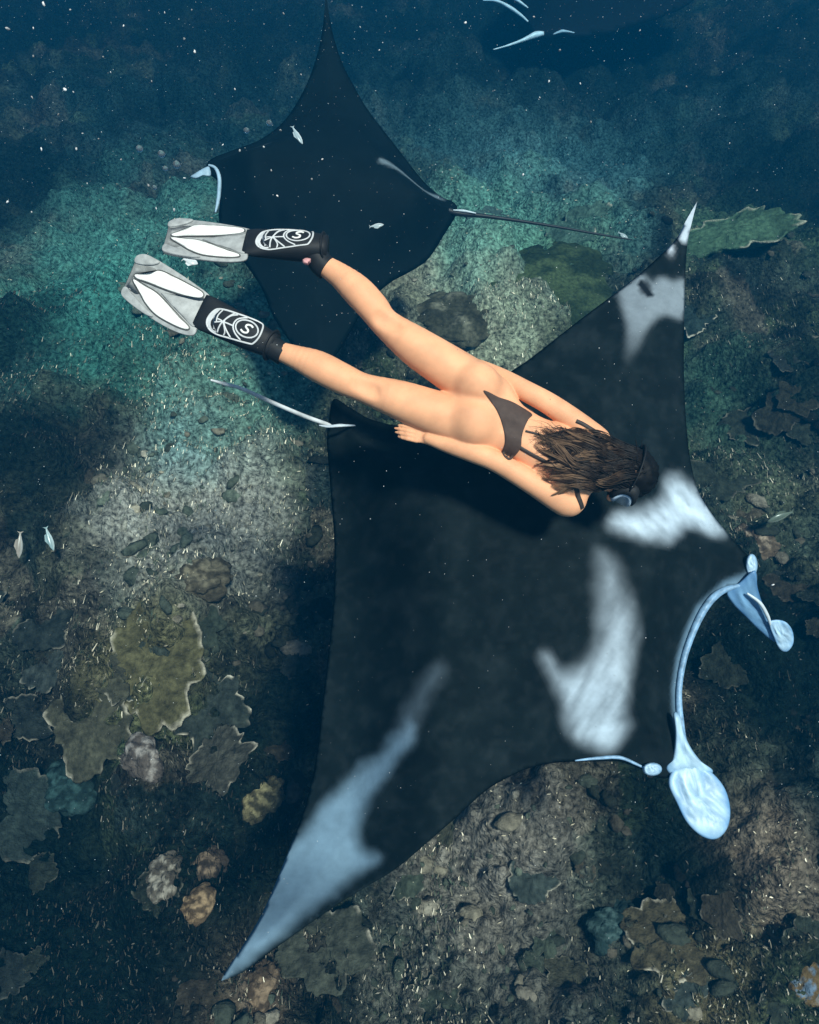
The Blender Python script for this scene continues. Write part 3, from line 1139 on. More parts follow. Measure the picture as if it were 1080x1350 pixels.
def lock(root, ends, ctrl, nstr, spread, r0, tan=.5, lift=.0):
    """one lock of wet hair: strands that start together, wave, and gather to a point"""
    ph, ph2 = random.random() * 6.28, random.random() * 6.28
    amp = random.uniform(.008, .026)
    frq = random.uniform(4, 7.5)
    tone = random.uniform(.5, 1.7)
    n = 20
    for _ in range(nstr):
        o0 = rng.normal(0, spread, 3)
        path = []
        lz = .05
        own = rng.normal(0, .35)
        for k in range(n):
            t = k / (n - 1)
            p = (1 - t) ** 2 * root + 2 * t * (1 - t) * ctrl + t * t * ends
            p = p + o0 * (.55 + 1.0 * math.sin(math.pi * min(1, t * 1.1)) - .55 * t)
            side = np.array([.487, .873, 0])
            p = p + side * amp * (math.sin(ph + frq * t + own) * t ** .7 + .4 * math.sin(ph2 + 2.3 * frq * t) * t)
            z, _ = surf_z(p[0], p[1])
            hump = .020 * math.sin(math.pi * min(1, t * 1.05)) + lift * math.sin(math.pi * t) ** 2
            if z is not None and z > -.05:
                lz = .6 * lz + .4 * z if k else z
                p[2] = max(z, lz) + .003 + hump + .6 * abs(o0[2])
            else:
                lz *= .96
                p[2] = lz + hump
            path.append(p)
        tt = np.linspace(0, 1, n)
        rad = r0 * (.55 + .75 * np.sin(np.pi * np.minimum(1, .2 + .8 * tt))) * (1 - .8 * tt ** 3)
        v, f = tube(path, rad, 4, False)
        o = len(HV)
        HV.extend([tuple(q) for q in v])
        HFc.extend([tuple(i + o for i in q) for q in f])
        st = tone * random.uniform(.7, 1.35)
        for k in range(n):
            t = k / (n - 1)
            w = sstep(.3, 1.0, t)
            c = np.array((.009, .007, .006)) * (1 - w) + (np.array((.026, .015, .010)) * (1 - tan) + np.array((.33, .20, .115)) * tan) * st * w  # dark roots to lighter tips: sunlit look painted into the colour
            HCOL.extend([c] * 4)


for _ in range(120):
    a = random.uniform(-1.35, 1.35)
    t = random.uniform(-.8, .4)
    dl = HT * t + math.sqrt(1 - t * t) * (-HF * math.sin(a) * .9 + HS * math.cos(a))
    root = HC + dl * np.array([.10, .10, .09])
    if root[2] < 0:
        root[2] = abs(root[2]) * .4
    far = random.random() ** 1.6
    ex = 772 - 74 * far
    e = L(ex, 612 - .45 * (772 - ex) * .6 + random.uniform(-36, 36) * (1 - .2 * far), .1)
    c = .5 * (root + e) + np.array([.01, random.uniform(-.05, .05), .05])
    lock(root, e, c, 13, .0050, .0015, random.random() ** 4, random.choice([0, 0, .012, .022]))
# the longest locks at her lower side, a sunlit tan put into their colour
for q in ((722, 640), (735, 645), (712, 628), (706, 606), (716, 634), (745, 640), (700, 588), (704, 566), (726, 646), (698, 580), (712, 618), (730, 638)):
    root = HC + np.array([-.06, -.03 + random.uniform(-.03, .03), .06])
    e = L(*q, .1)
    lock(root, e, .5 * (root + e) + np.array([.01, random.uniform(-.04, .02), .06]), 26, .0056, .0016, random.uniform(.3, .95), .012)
# loose fine wisps over the bare back
for _ in range(34):
    root = L(random.uniform(745, 775), random.uniform(565, 630), .12)
    e = L(random.uniform(688, 715), random.uniform(552, 600), .1)
    lock(root, e, .5 * (root + e) + np.array([0, random.uniform(-.04, .04), .02]), 1, .001, .0011, random.uniform(0, .4))
# short loose strands floating off the crown
for _ in range(26):
    a = random.uniform(0, 6.28)
    dl = HT * random.uniform(-.2, 1) + HF * math.cos(a) * .8 + HS * math.sin(a)
    dl /= np.linalg.norm(dl)
    if dl @ HF > .6 and dl @ HT < .5:
        continue
    root = HC + dl * .085
    path = [root + dl * .038 * k / 5 + (-HT * .6 + np.array([0, .3, .1])) * .03 * (k / 5) ** 2 for k in range(6)]
    v, f = tube(path, [.0022, .002, .0018, .0015, .001, .0004], 4, False)
    o = len(HV)
    HV.extend([tuple(q) for q in v])
    HFc.extend([tuple(i + o for i in q) for q in f])
    HCOL.extend([np.array((.010, .008, .007))] * len(v))
m_hair = principled('wet_hair', rough=.55, spec=.2)
add_variation(m_hair, scale=40, lo=.7, hi=1.3, attr='pigment')
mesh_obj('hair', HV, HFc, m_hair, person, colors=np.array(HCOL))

# diving mask, worn: skirt, glass and head strap
mask = empty('diving_mask')
mask.matrix_world = BASIS
tag(mask, 'black diving mask with bluish glass on the face of the swimming woman', 'diving mask')
m_rub = principled('black_rubber', (.009, .010, .011), rough=.6, spec=.25)
add_variation(m_rub, scale=30, lo=.8, hi=1.3)
m_glass = principled('mask_glass', (.42, .55, .68), rough=.05, spec=.9)
add_variation(m_glass, scale=12, lo=.7, hi=1.15)
MC = HC + HF * .088 + HT * .018


def mask_ring(depth, w, h):
    return [MC + HF * depth + HS * w * math.copysign(abs(math.cos(a)) ** .6, math.cos(a)) + HT * h * math.copysign(abs(math.sin(a)) ** .7, math.sin(a))
            - HF * .035 * abs(math.cos(a)) ** 2 for a in np.linspace(0, 2 * math.pi, 28, False)]


def rings_mesh(rings, close=True):
    n = len(rings[0])
    V = [tuple(p) for r in rings for p in r]
    F = []
    for k in range(len(rings) - 1):
        for i in range(n):
            j = (i + 1) % n
            F.append((k * n + i, k * n + j, (k + 1) * n + j, (k + 1) * n + i))
    if close:
        F.append(tuple(range(n - 1, -1, -1)))
        F.append(tuple((len(rings) - 1) * n + i for i in range(n)))
    return V, F


mesh_obj('skirt', *rings_mesh([mask_ring(-.02, .078, .050), mask_ring(.012, .080, .050), mask_ring(.026, .074, .044), mask_ring(.022, .064, .036)]), m_rub, mask)
mesh_obj('glass', *rings_mesh([mask_ring(.020, .066, .038), mask_ring(.032, .064, .036), mask_ring(.036, .050, .026)]), m_glass, mask)
sp = [HC + HT * .018 + HF * .105 * math.cos(a) * (.85 if math.cos(a) > 0 else 1.02) + HS * .096 * math.sin(a) for a in np.linspace(math.radians(50), math.radians(310), 30)]
v, f = tube(sp, .011, 8, True, .35, HT)
mesh_obj('head_strap', v, f, m_rub, mask)

# ------------------------------------------------------------------ swim fins
m_blade = principled('fin_grey', (.33, .34, .33), rough=.5)
add_variation(m_blade, scale=40, lo=.72, hi=1.15, detail=8, bump=.1, bscale=120, dist=.002)
m_white = principled('fin_white', (.82, .81, .76), rough=.4)
add_variation(m_white, scale=45, lo=.80, hi=1.02, detail=8)
m_trim = principled('fin_trim', (.05, .05, .045), rough=.5)
add_variation(m_trim, scale=30, lo=.8, hi=1.2)
m_print = principled('fin_print', (.55, .56, .56), rough=.5)
add_variation(m_print, scale=30, lo=.85, hi=1.1)

ZO = np.array([655, 612.0])
ZA = np.array([-525.0, -255.0])
ZA /= np.linalg.norm(ZA)
ZB = np.array([-ZA[1], ZA[0]])      # towards the lower rail
if ZB[1] < 0:
    ZB = -ZB
ZS = S / 3.0


def fz(x, y):
    """measured fin drawing to fin metres (u from heel to tip, v across)"""
    q = np.array([x, y], float) - ZO
    return np.array([q @ ZA, q @ ZB]) * ZS


def fpoly(pts, n=5, corner=()):
    return smooth_poly([fz(*p) for p in pts], True, n, corner)


def fin_bend(u):
    return -.10 * max(0, u - .2) ** 2


def plate(poly, z0_, z1_, bevel=.002):
    """solid plate over a smooth outline with a rounded upper edge"""
    c = poly.mean(0)
    bm = bmesh.new()
    n = len(poly)
    area = .5 * sum(poly[i][0] * poly[(i + 1) % n][1] - poly[(i + 1) % n][0] * poly[i][1] for i in range(n))
    if area < 0:
        poly = poly[::-1]
    T = np.roll(poly, -1, 0) - np.roll(poly, 1, 0)
    T /= np.linalg.norm(T, axis=1)[:, None] + 1e-9
    inn = np.stack([-T[:, 1], T[:, 0]], -1)
    rings = []
    for off, z in ((0, z0_), (0, z1_ - bevel), (bevel * .4, z1_ - bevel * .3), (bevel, z1_)):
        pr = poly + inn * off
        rings.append([bm.verts.new((p[0], p[1], z + fin_bend(p[0]))) for p in pr])
    for k in range(3):
        for i in range(n):
            j = (i + 1) % n
            bm.faces.new((rings[k][i], rings[k][j], rings[k + 1][j], rings[k + 1][i]))
    f1 = bm.faces.new(rings[3])
    f0 = bm.faces.new(rings[0][::-1])
    bmesh.ops.triangulate(bm, faces=[f0, f1], ngon_method='EAR_CLIP')
    V = [tuple(v.co) for v in bm.verts]
    bm.verts.index_update()
    F = [tuple(v.index for v in f.verts) for f in bm.faces]
    bm.free()
    return V, F


def stroke(pts, w, z, closed=False):
    """raised rubber line on the foot pocket"""
    P = smooth_poly([fz(*p) for p in pts], closed, 5)
    if closed:
        P = np.concatenate([P, P[:1]])
    path = np.array([(p[0], p[1], z(p[0], p[1])) for p in P])
    return tube(path, w * ZS * .5, 6, True, .5, (0, 0, 1))


BLADE = [(445, 455), (380, 402), (300, 348), (222, 300), (182, 283), (150, 288), (141, 312), (150, 328), (200, 336), (225, 348), (200, 362), (146, 362), (134, 382), (165, 428),
         (150, 440), (128, 428), (108, 410), (92, 420), (89, 445), (120, 476), (180, 521), (270, 576), (330, 601), (376, 606), (396, 573), (437, 497)]
RAIL1 = [(142, 314), (150, 291), (182, 285), (220, 302), (240, 318), (215, 326), (170, 324)]
RAIL2 = [(90, 444), (94, 420), (107, 414), (128, 436), (165, 476), (205, 520), (212, 533), (180, 519), (120, 475)]
PAN1 = [(145, 364), (200, 364), (240, 351), (300, 377), (380, 419), (413, 441), (405, 459), (350, 451), (280, 429), (190, 394), (150, 379)]
PAN2 = [(135, 384), (180, 409), (230, 440), (270, 480), (320, 535), (357, 574), (346, 583), (300, 566), (230, 526), (188, 480), (165, 440)]
VPAN = [(250, 438), (300, 446), (400, 470), (436, 462), (432, 500), (392, 560), (372, 572), (330, 528), (285, 482), (258, 452)]
POCKET = [(440, 582), (436, 551), (459, 520), (490, 510), (560, 530), (640, 560), (657, 582), (646, 621), (622, 647), (600, 647), (530, 626), (470, 606)]


def offset_poly(poly, d):
    c = poly.mean(0)
    T = np.roll(poly, -1, 0) - np.roll(poly, 1, 0)
    T /= np.linalg.norm(T, axis=1)[:, None] + 1e-9
    nn = np.stack([-T[:, 1], T[:, 0]], -1)
    return poly + nn * d if (np.cross(poly[0] - c, T[0]) < 0) else poly - nn * d


PK0, PK1 = fz(430, 545)[0], fz(668, 620)[0]


def pocket_top(u, v):
    """height of the rounded foot pocket"""
    c = fz(548, 579)
    hw = .066
    t = np.clip((u - PK1) / (PK0 - PK1), 0, 1)
    h = .050 * (1 - .45 * t)
    return h * math.sqrt(max(.05, 1 - min(1, abs(v - c[1]) / (hw * 1.25)) ** 2)) + .001


def make_fin():
    root = empty('swim_fin')
    mesh_obj('blade', *plate(fpoly(BLADE, 4), -.004, .004, .0025), m_blade, root)
    for pan in (PAN1, PAN2):
        pg = fpoly(pan, 5)
        t = mesh_obj('panel_gasket', *plate(offset_poly(pg, .0050), .001, .0065, .0012), m_trim, root)
        mesh_obj('panel', *plate(pg, .003, .0092, .0018), m_white, t)
    for rl in (RAIL1, RAIL2):
        pg = fpoly(rl, 5)
        mesh_obj('side_rail', *plate(offset_poly(pg, .0016), .0, .0105, .003), m_blade, root)
    mesh_obj('centre_panel', *plate(fpoly(VPAN, 4), .001, .0070, .002), m_blade, root)
    # foot pocket: a rounded black shoe, loft along u
    c = fz(548, 579)
    rings = []
    us = np.linspace(fz(395, 515)[0], fz(700, 640)[0], 18)
    for u in us:
        t = (u - us[0]) / (us[-1] - us[0])          # 0 at the blade, 1 at the ankle
        hw = np.interp(t, [0, .12, .35, .7, .86, 1], [.066, .068, .064, .059, .052, .046])
        hh = np.interp(t, [0, .12, .35, .7, .86, 1], [.010, .022, .036, .046, .046, .042])
        vc = c[1]
        rings.append([(u, vc + hw * math.copysign(abs(math.cos(a)) ** .8, math.cos(a)), hh * math.copysign(abs(math.sin(a)) ** .8, math.sin(a)) + fin_bend(u))
                      for a in np.linspace(0, 2 * math.pi, 28, False)])
    pk = mesh_obj('foot_pocket', *rings_mesh(rings), m_rub, root)
    bv_ = BVHTree.FromPolygons([v.co.copy() for v in pk.data.vertices], [tuple(p.vertices) for p in pk.data.polygons])

    def zt(u, v):
        h = bv_.ray_cast(Vector((u, v, 1)), Vector((0, 0, -1)))
        return (h[0].z if h[0] is not None else 0) + .001
    ring = [stroke(POCKET, 8, zt, True)]
    mesh_obj('pocket_outline', *merge(ring), m_print, pk)
    toe = fpoly([(438, 552), (460, 521), (489, 512), (470, 535), (462, 566), (472, 602), (446, 585)], 5)
    tv3, tf3 = plate(toe, 0, .002, .001)
    tv3 = [(p[0], p[1], zt(p[0], p[1]) + (p[2] - fin_bend(p[0])) * .8 - .0005) for p in tv3]
    mesh_obj('toe_cap', tv3, tf3, m_print, pk)
    ribs = [stroke([(466, 562), (500, 562), (540, 578)], 7, zt), stroke([(500, 514), (480, 536), (474, 560)], 6, zt),
            stroke([(476, 602), (486, 580), (500, 562), (530, 540), (560, 534)], 7, zt), stroke([(548, 527), (520, 545), (505, 562), (512, 590), (530, 624)], 7, zt),
            stroke([(598, 545), (560, 552), (542, 576), (548, 606), (570, 634)], 7, zt), stroke([(478, 548), (500, 562), (508, 600), (500, 614)], 6, zt)]
    mesh_obj('pocket_ribs', *merge(ribs), m_print, pk)
    oc, oa = np.array([596, 591.0]), math.radians(24)

    def orot(a, b_):
        return (oc[0] + a * math.cos(oa) - b_ * math.sin(oa), oc[1] + a * math.sin(oa) + b_ * math.cos(oa))
    mesh_obj('emblem_ring', *merge([stroke([orot(46 * math.cos(a), 33 * math.sin(a)) for a in np.linspace(0, 6.283, 14, False)], 7, zt, True)]), m_print, pk)
    s_pts = [(20, -12), (10, -17), (-4, -14), (-6, -5), (2, 0), (8, 5), (6, 14), (-8, 17), (-20, 11)]
    # the letter S stands across the foot
    mesh_obj('emblem_letter', *merge([stroke([orot(a * 1.05, b_ * 1.05) for a, b_ in s_pts], 9, zt)]), m_white, pk)
    # heel strap
    u0 = fz(690, 634)[0]
    st = [(u0 + .01 * math.sin(a), c[1] + .053 * math.cos(a), .049 * math.sin(a)) for a in np.linspace(0, 2 * math.pi, 26)]
    v_, f_ = tube(st, .010, 8, True, .4, (1, 0, 0))
    mesh_obj('heel_strap', v_, f_, m_rub, root)
    return root


def set_fin(o, heel, tip, dz_heel, dz_tip, roll):
    """heel and tip in photo pixels on the swimmer's plane"""
    h, t = L(*heel, dz_heel), L(*tip, dz_tip)
    x = t - h
    x /= np.linalg.norm(x)
    zr = np.array([0, 0, 1.0])
    y = np.cross(zr, x)
    y /= np.linalg.norm(y)
    z = np.cross(x, y)
    yr = y * math.cos(roll) + z * math.sin(roll)
    zr = -y * math.sin(roll) + z * math.cos(roll)
    M = Matrix(((x[0], yr[0], zr[0], h[0]), (x[1], yr[1], zr[1], h[1]), (x[2], yr[2], zr[2], h[2]), (0, 0, 0, 1)))
    o.matrix_world = BASIS @ M
    return M


fin = make_fin()
tag(fin, 'white and grey swim fin on the straight nearer leg, rust seabed below it', 'swim fin', 'swim fins on the feet of the swimming woman')
fin2 = copy_tree(fin)
OX, OY = 130 + ZO[0] / 3, 240 + ZO[1] / 3
TX, TY = 130 + (ZO[0] + 601 * ZA[0]) / 3, 240 + (ZO[1] + 601 * ZA[1]) / 3
set_fin(fin, (OX, OY), (TX, TY), 0, 0, 0)
set_fin(fin2, (130 + 856 / 3, 240 + 246 / 3), (130 + 272 / 3, 240 + 200 / 3), 0, 0, math.radians(30))
fin['label'] = 'lower swim fin, white and grey, tilted toward the reef, full face seen'
fin2['label'] = 'upper swim fin, white and grey, level, in front of the farther manta ray'

# boots between pocket and ankle
for pth, r_, lab in (([(374, 467), (369, 464), (364, 461), (358, 457), (353, 453)], [.043, .043, .043, .043, .040], 'black neoprene sock at the ankle by the lower fin'),
                     ([(431, 354), (425, 349), (419, 341), (412, 332), (405, 326)], [.046, .046, .046, .045, .042], 'black neoprene sock at the ankle by the upper fin')):
    v, f = tube([L(*p, -.0) for p in smooth_poly(pth, False, 4)], np.interp(np.linspace(0, 1, 17), np.linspace(0, 1, 5), r_), 18, True)
    o = mesh_obj('sock', v, f, m_rub, person)
    o['label'] = lab

# ------------------------------------------------------------------ corals and stones
m_coral = principled('coral', rough=.85, spec=.06)
add_variation(m_coral, scale=26, lo=.5, hi=1.45, detail=8, bump=.7, bscale=70, attr='pigment', dist=.02)
PALE_EDGE = np.array((.60, .50, .38))


def plate_coral(px, py, rpx, col, label, sq=1.0, rot=0.0, seed=0, h=.02, group=None, name='plate_coral', edge=.55):
    p = ground_hit(px, py)
    R = rpx * px_scale(p)
    r_ = np.random.default_rng(seed + 100)
    n = 110
    th = np.linspace(0, 2 * math.pi, n, False)
    rad = 1 + sum(r_.uniform(.05, .22) / (1 + .22 * k) * np.sin(k * th + r_.uniform(0, 6.28)) for k in (2, 3, 4, 5, 7, 9, 13, 19, 27))
    rad = rad * (1 + r_.normal(0, .012, n))
    ts = [0, .12, .24, .36, .48, .58, .68, .76, .83, .89, .94, .975, 1.0, .97, .75, .3]
    zs_ = [.07, .07, .07, .065, .055, .045, .035, .03, .025, .025, .03, .035, .012, -.03, -.14, -.3]
    V, C = [], []
    for kk, (t, z) in enumerate(zip(ts, zs_)):
        x, y = R * rad * t * np.cos(th), R * sq * rad * t * np.sin(th)
        rel = .10 * (fbm(x / R * 2.2 + seed, y / R * 2.2, 3, seed) - .5) + .075 * (fbm(x / R * 9 + seed, y / R * 9, 4, seed + 1) - .5)
        rel = rel + .035 * (.5 - np.abs(fbm(x / R * 5, y / R * 5 + seed, 3, seed + 2) - .5) * 5)
        zz = h + R * (z + rel * (1 if kk < 13 else .2))
        V.append(np.stack([x * math.cos(rot) - y * math.sin(rot), x * math.sin(rot) + y * math.cos(rot), zz], -1))
        mott = fbm(x / R * 4 + seed, y / R * 4, 4, seed + 5)[:, None]
        c = np.array(col) * (.35 + 1.3 * mott)
        pat = sstep(.48, .60, fbm(th * 3.1 + seed, th * 0 + seed, 3, seed + 9))
        w = (edge * (1 if .95 < t <= 1 and kk < 13 else (.5 if .9 < t < .95 and kk < 13 else 0)) * pat)[:, None]
        C.append(c * (1 - w) + PALE_EDGE * w)
    V, C = np.concatenate(V), np.concatenate(C)
    rings = ts
    F = []
    for k in range(len(rings) - 1):
        for i in range(n):
            j = (i + 1) % n
            F.append((k * n + i, k * n + j, (k + 1) * n + j, (k + 1) * n + i))
    o = mesh_obj(name, V, F, m_coral, colors=np.array(C))
    # lie along the slope
    e = .15
    gx = (float(floor_h(p[0] + e, p[1])) - float(floor_h(p[0] - e, p[1]))) / (2 * e)
    gy = (float(floor_h(p[0], p[1] + e)) - float(floor_h(p[0], p[1] - e))) / (2 * e)
    o.rotation_euler = (.5 * math.atan(gy), -.5 * math.atan(gx), 0)
    zs = [float(floor_h(p[0] + R * .5 * math.cos(a), p[1] + R * .5 * math.sin(a))) for a in np.linspace(0, 6.28, 8)]
    o.location = (p[0], p[1], np.mean(zs) + .0)
    return tag(o, label, 'coral', group)


def ico(sub):
    bm = bmesh.new()
    bmesh.ops.create_icosphere(bm, subdivisions=sub, radius=1)
    V = np.array([tuple(v.co) for v in bm.verts])
    bm.verts.index_update()
    F = np.array([tuple(v.index for v in f.verts) for f in bm.faces])
    bm.free()
    return V, F


ICO4, ICO3 = ico(5), ico(4)


def lump_shape(seed, knob=6, amp=.18, flat=.7, sub=ICO3):
    """rugged encrusted lump: lobes, knobs and pits"""
    V, F = sub
    r_ = np.random.default_rng(seed)
    d = np.ones(len(V))
    for k in range(9):
        c = r_.normal(size=3)
        c /= np.linalg.norm(c)
        d += amp * 1.5 * r_.uniform(-.6, 1) * sstep(.45, 1, V @ c)
    C = r_.normal(size=(70, 3))
    C /= np.linalg.norm(C, axis=1)[:, None]
    near = (V @ C.T).max(1)
    d += amp * .9 * (sstep(.93, 1.0, near) - .3)
    d += .30 * (fbm(V[:, 0] * knob * .5 + seed, V[:, 1] * knob * .5 + V[:, 2] * 2.1, 4, seed) - .5)
    d += .26 * (fbm(V[:, 2] * knob * 1.6 + seed, V[:, 1] * knob * 1.6 + V[:, 0] * 4.3, 4, seed + 3) - .5)
    W = V * d[:, None] * np.array((1, .7 + .5 * r_.random(), flat))
    return W, F


def lump(px, py, rpx, col, label, seed, name='coral_mound', cat='coral', group=None, top=None, flat=.5, amp=.36, sub=ICO4, sink=.85):
    p = ground_hit(px, py)
    R = rpx * px_scale(p)
    W, F = lump_shape(seed, flat=flat, amp=amp, sub=sub)
    C = np.tile(col, (len(W), 1))
    mott = fbm(W[:, 0] * 3 + seed, W[:, 1] * 3 + W[:, 2] * 2, 4, seed)
    C = .5 * C * (.4 + 1.0 * mott)[:, None]
    if top is not None:
        w = sstep(.5, .62, mott) * sstep(.05, .5, W[:, 2])
        C = C * (1 - .7 * w[:, None]) + np.array(top) * .6 * w[:, None]
    o = mesh_obj(name, W * R * 1.15, F, m_coral, colors=C)
    o.location = (p[0], p[1], p[2] + R * flat * (1 - 2 * sink) * .5)
    o.rotation_euler = (0, 0, seed * 1.7)
    return tag(o, label, cat, group)


OL, BR, DK = (.085, .072, .034), (.055, .048, .032), (.020, .023, .019)
plate_coral(205, 880, 62, OL, 'olive yellow plate coral, largest of the lower reef, with a crinkled pale rim', 1.5, .25, 3)
plate_coral(122, 952, 62, (.055, .050, .032), 'brown plate coral with broken pale edge beside the olive yellow plate', 1.0, 1.1, 5)
plate_coral(275, 935, 52, (.030, .034, .027), 'dark plate coral with a sinuous pale rim, near side of the olive plate', 1.2, .5, 8, edge=.9)
plate_coral(60, 828, 38, DK, 'dark round plate coral farthest along the gully edge', .9, .2, 11, edge=.25)
plate_coral(62, 884, 32, (.036, .040, .034), 'dark round plate coral in the middle of the gully edge', .95, .9, 12, edge=.3)
plate_coral(30, 950, 46, DK, 'dark wide plate coral nearest along the gully edge', .8, .4, 13, edge=.35)
plate_coral(22, 1070, 60, (.028, .036, .030), 'large dark green plate coral deep in the darkened corner', 1.1, 1.4, 14, edge=.2)
plate_coral(960, 338, 74, (.055, .095, .055), 'wide green table coral behind the wing tip of the largest ray', .55, .05, 21, h=.14, edge=.5)
plate_coral(915, 420, 26, (.02, .03, .026), 'small dark cup coral with pale rim beside the raised wing', 1, .4, 22, edge=.8)
plate_coral(760, 300, 46, (.06, .10, .075), 'flat grey green coral below the trailing tail', .7, .3, 23, edge=.6)
plate_coral(640, 300, 40, (.05, .08, .07), 'round pale rimmed coral just under the tail of the farther ray', .7, .8, 24, edge=.6)
plate_coral(430, 1250, 60, (.05, .05, .036), 'flat brown coral below the pale near wing tip', .9, .6, 25, edge=.5)
plate_coral(880, 1240, 50, (.065, .052, .03), 'tan brown coral plate with frilled edge nearest the corner', 1.2, .9, 26, edge=.7)
plate_coral(290, 1010, 48, (.05, .046, .035), 'rough brown coral plate in front of the pale knob', .9, .9, 27, edge=.55)
lump(188, 1003, 22, (.22, .17, .14), 'small pale pinkish coral knob at the foot of the olive plate', 31, top=(.45, .38, .33))
lump(350, 1050, 22, (.16, .13, .07), 'small round tan coral with a yellow top near the dark wing', 32, top=(.35, .28, .14))
lump(216, 1152, 16, (.20, .16, .12), 'pale tan coral head at the edge of the dark hollow', 33, top=(.40, .34, .27))
lump(250, 1196, 15, (.22, .14, .08), 'orange tan coral knob standing over the dark hollow', 34, top=(.42, .27, .15))
lump(274, 1138, 16, (.12, .085, .06), 'rusty brown coral knob beside the pale tan head', 35, top=(.25, .17, .11))
lump(90, 1035, 22, (.035, .065, .06), 'teal green coral lobe on the rim of the gully', 36, top=(.05, .10, .095))
lump(262, 756, 30, (.15, .12, .08), 'rounded brown coral head below the pale rubble field', 37, top=(.22, .18, .12))
lump(715, 360, 62, (.055, .080, .035), 'broad green mound of coral below the raised wing', 38, top=(.11, .14, .06), flat=.3)
lump(600, 420, 48, (.12, .11, .07), 'low sandy brown coral mound between legs and wing', 39, top=(.28, .25, .18), flat=.35)
lump(998, 712, 20, (.22, .15, .10), 'pale orange coral knob near the head of the largest ray', 40, top=(.45, .33, .24))
lump(816, 1215, 22, (.045, .08, .075), 'bluish green coral tuft standing before the near lobe', 41, top=(.09, .14, .13))
lump(1062, 1300, 16, (.30, .19, .08), 'bright orange coral chip with blue side at the reef corner', 42, top=(.14, .24, .36))
lump(340, 1300, 24, (.16, .105, .065), 'rust brown turf mound right under the wing tip', 45, top=(.32, .21, .13), flat=.5)

# smaller crusts that make the reef one grown surface
n_c = 0
crusts = []
while n_c < 44:
    px, py = random.choice([(random.uniform(-20, 410), random.uniform(770, 1340)), (random.uniform(480, 1080), random.uniform(1090, 1345)), (random.uniform(930, 1080), random.uniform(440, 980))])
    if inside(big_out, np.array([px]), np.array([py]))[0]:
        continue
    k = local_tone(*ground_hit(px, py)[:2].reshape(2, 1))[0]
    tint, base = random.choice([('olive brown', (.050, .046, .030)), ('mossy green', (.040, .046, .032)), ('tan brown', (.062, .050, .034)), ('slate grey', (.034, .040, .034))])
    base = np.array(base)
    rr = random.uniform(14, 34)
    where = 'in the dark reef corner below the olive plate' if px < 420 and py > 1040 else 'among the larger plate corals beside the gully' if px < 420 else \
        'on pale rubble under the largest wing' if px < 760 else 'on the turf before the broad pale lobe' if py > 1000 else 'beyond the head of the largest ray'
    o = plate_coral(px, py, rr, base * (.35 + .65 * min(1.2, k)), ('broad ' if rr > 24 else 'small ') + tint + ' crusted coral ' + where, random.uniform(.7, 1.4), random.uniform(0, 3), 400 + n_c,
                random.uniform(-.005, .02), 'small crusted plate corals', edge=random.uniform(.1, .5) * min(1, k + .2))
    crusts.append((px, o))
    n_c += 1
for lab in {o['label'] for _, o in crusts}:
    same = sorted((x, o.name) for x, o in crusts if o['label'] == lab)
    for k, (x, nm) in enumerate(same):
        if len(same) > 1:
            bpy.data.objects[nm]['label'] = lab + (', left one' if k == 0 else ', right one' if k == len(same) - 1 else ', middle one')

# loose rubble that nobody could count: one mass
RV, RF, RC, RP = [], [], [], []
rub_protos = [lump_shape(200 + k, knob=7, amp=.45, flat=.6, sub=ico(2)) for k in range(8)]
ro = 0
for k in range(3600):
    x, y = random.uniform(-1, 1), -1.3 + 9.5 * random.random() ** 1.3
    x *= 3.4 + .62 * max(0, y)
    if float(fbm(np.array(x * .9), np.array(y * .9), 3, 140)) < .44:
        continue
    R = .012 + .045 * random.random() ** 2.5
    W, F = rub_protos[k % 8]
    W = W * np.array((R * random.uniform(.5, 1.8), R, R * random.uniform(.6, 1.2)))
    a = random.uniform(0, 6.28)
    W = np.stack([W[:, 0] * math.cos(a) - W[:, 1] * math.sin(a), W[:, 0] * math.sin(a) + W[:, 1] * math.cos(a), W[:, 2]], -1)
    RV.append(W + np.array((x, y, float(floor_h(x, y)) + R * .1)))
    RF.append(F + ro)
    ro += len(W)
    t = random.random()
    c = np.array((.05, .055, .04)) * random.uniform(.5, 1.5) if t < .7 else (np.array((.17, .14, .10)) * random.uniform(.5, 1.3) if t < .93 else np.array((.24, .20, .15)))
    RC.append(np.tile(c, (len(W), 1)))
    RP.append((x, y))
RP = np.array(RP)
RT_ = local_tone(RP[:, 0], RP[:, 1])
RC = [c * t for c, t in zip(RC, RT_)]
rubble = mesh_obj('coral_rubble', np.concatenate(RV), np.concatenate(RF), m_coral, colors=np.concatenate(RC))
tag(rubble, 'loose brown coral rubble strewn over the reef floor', kind='stuff')

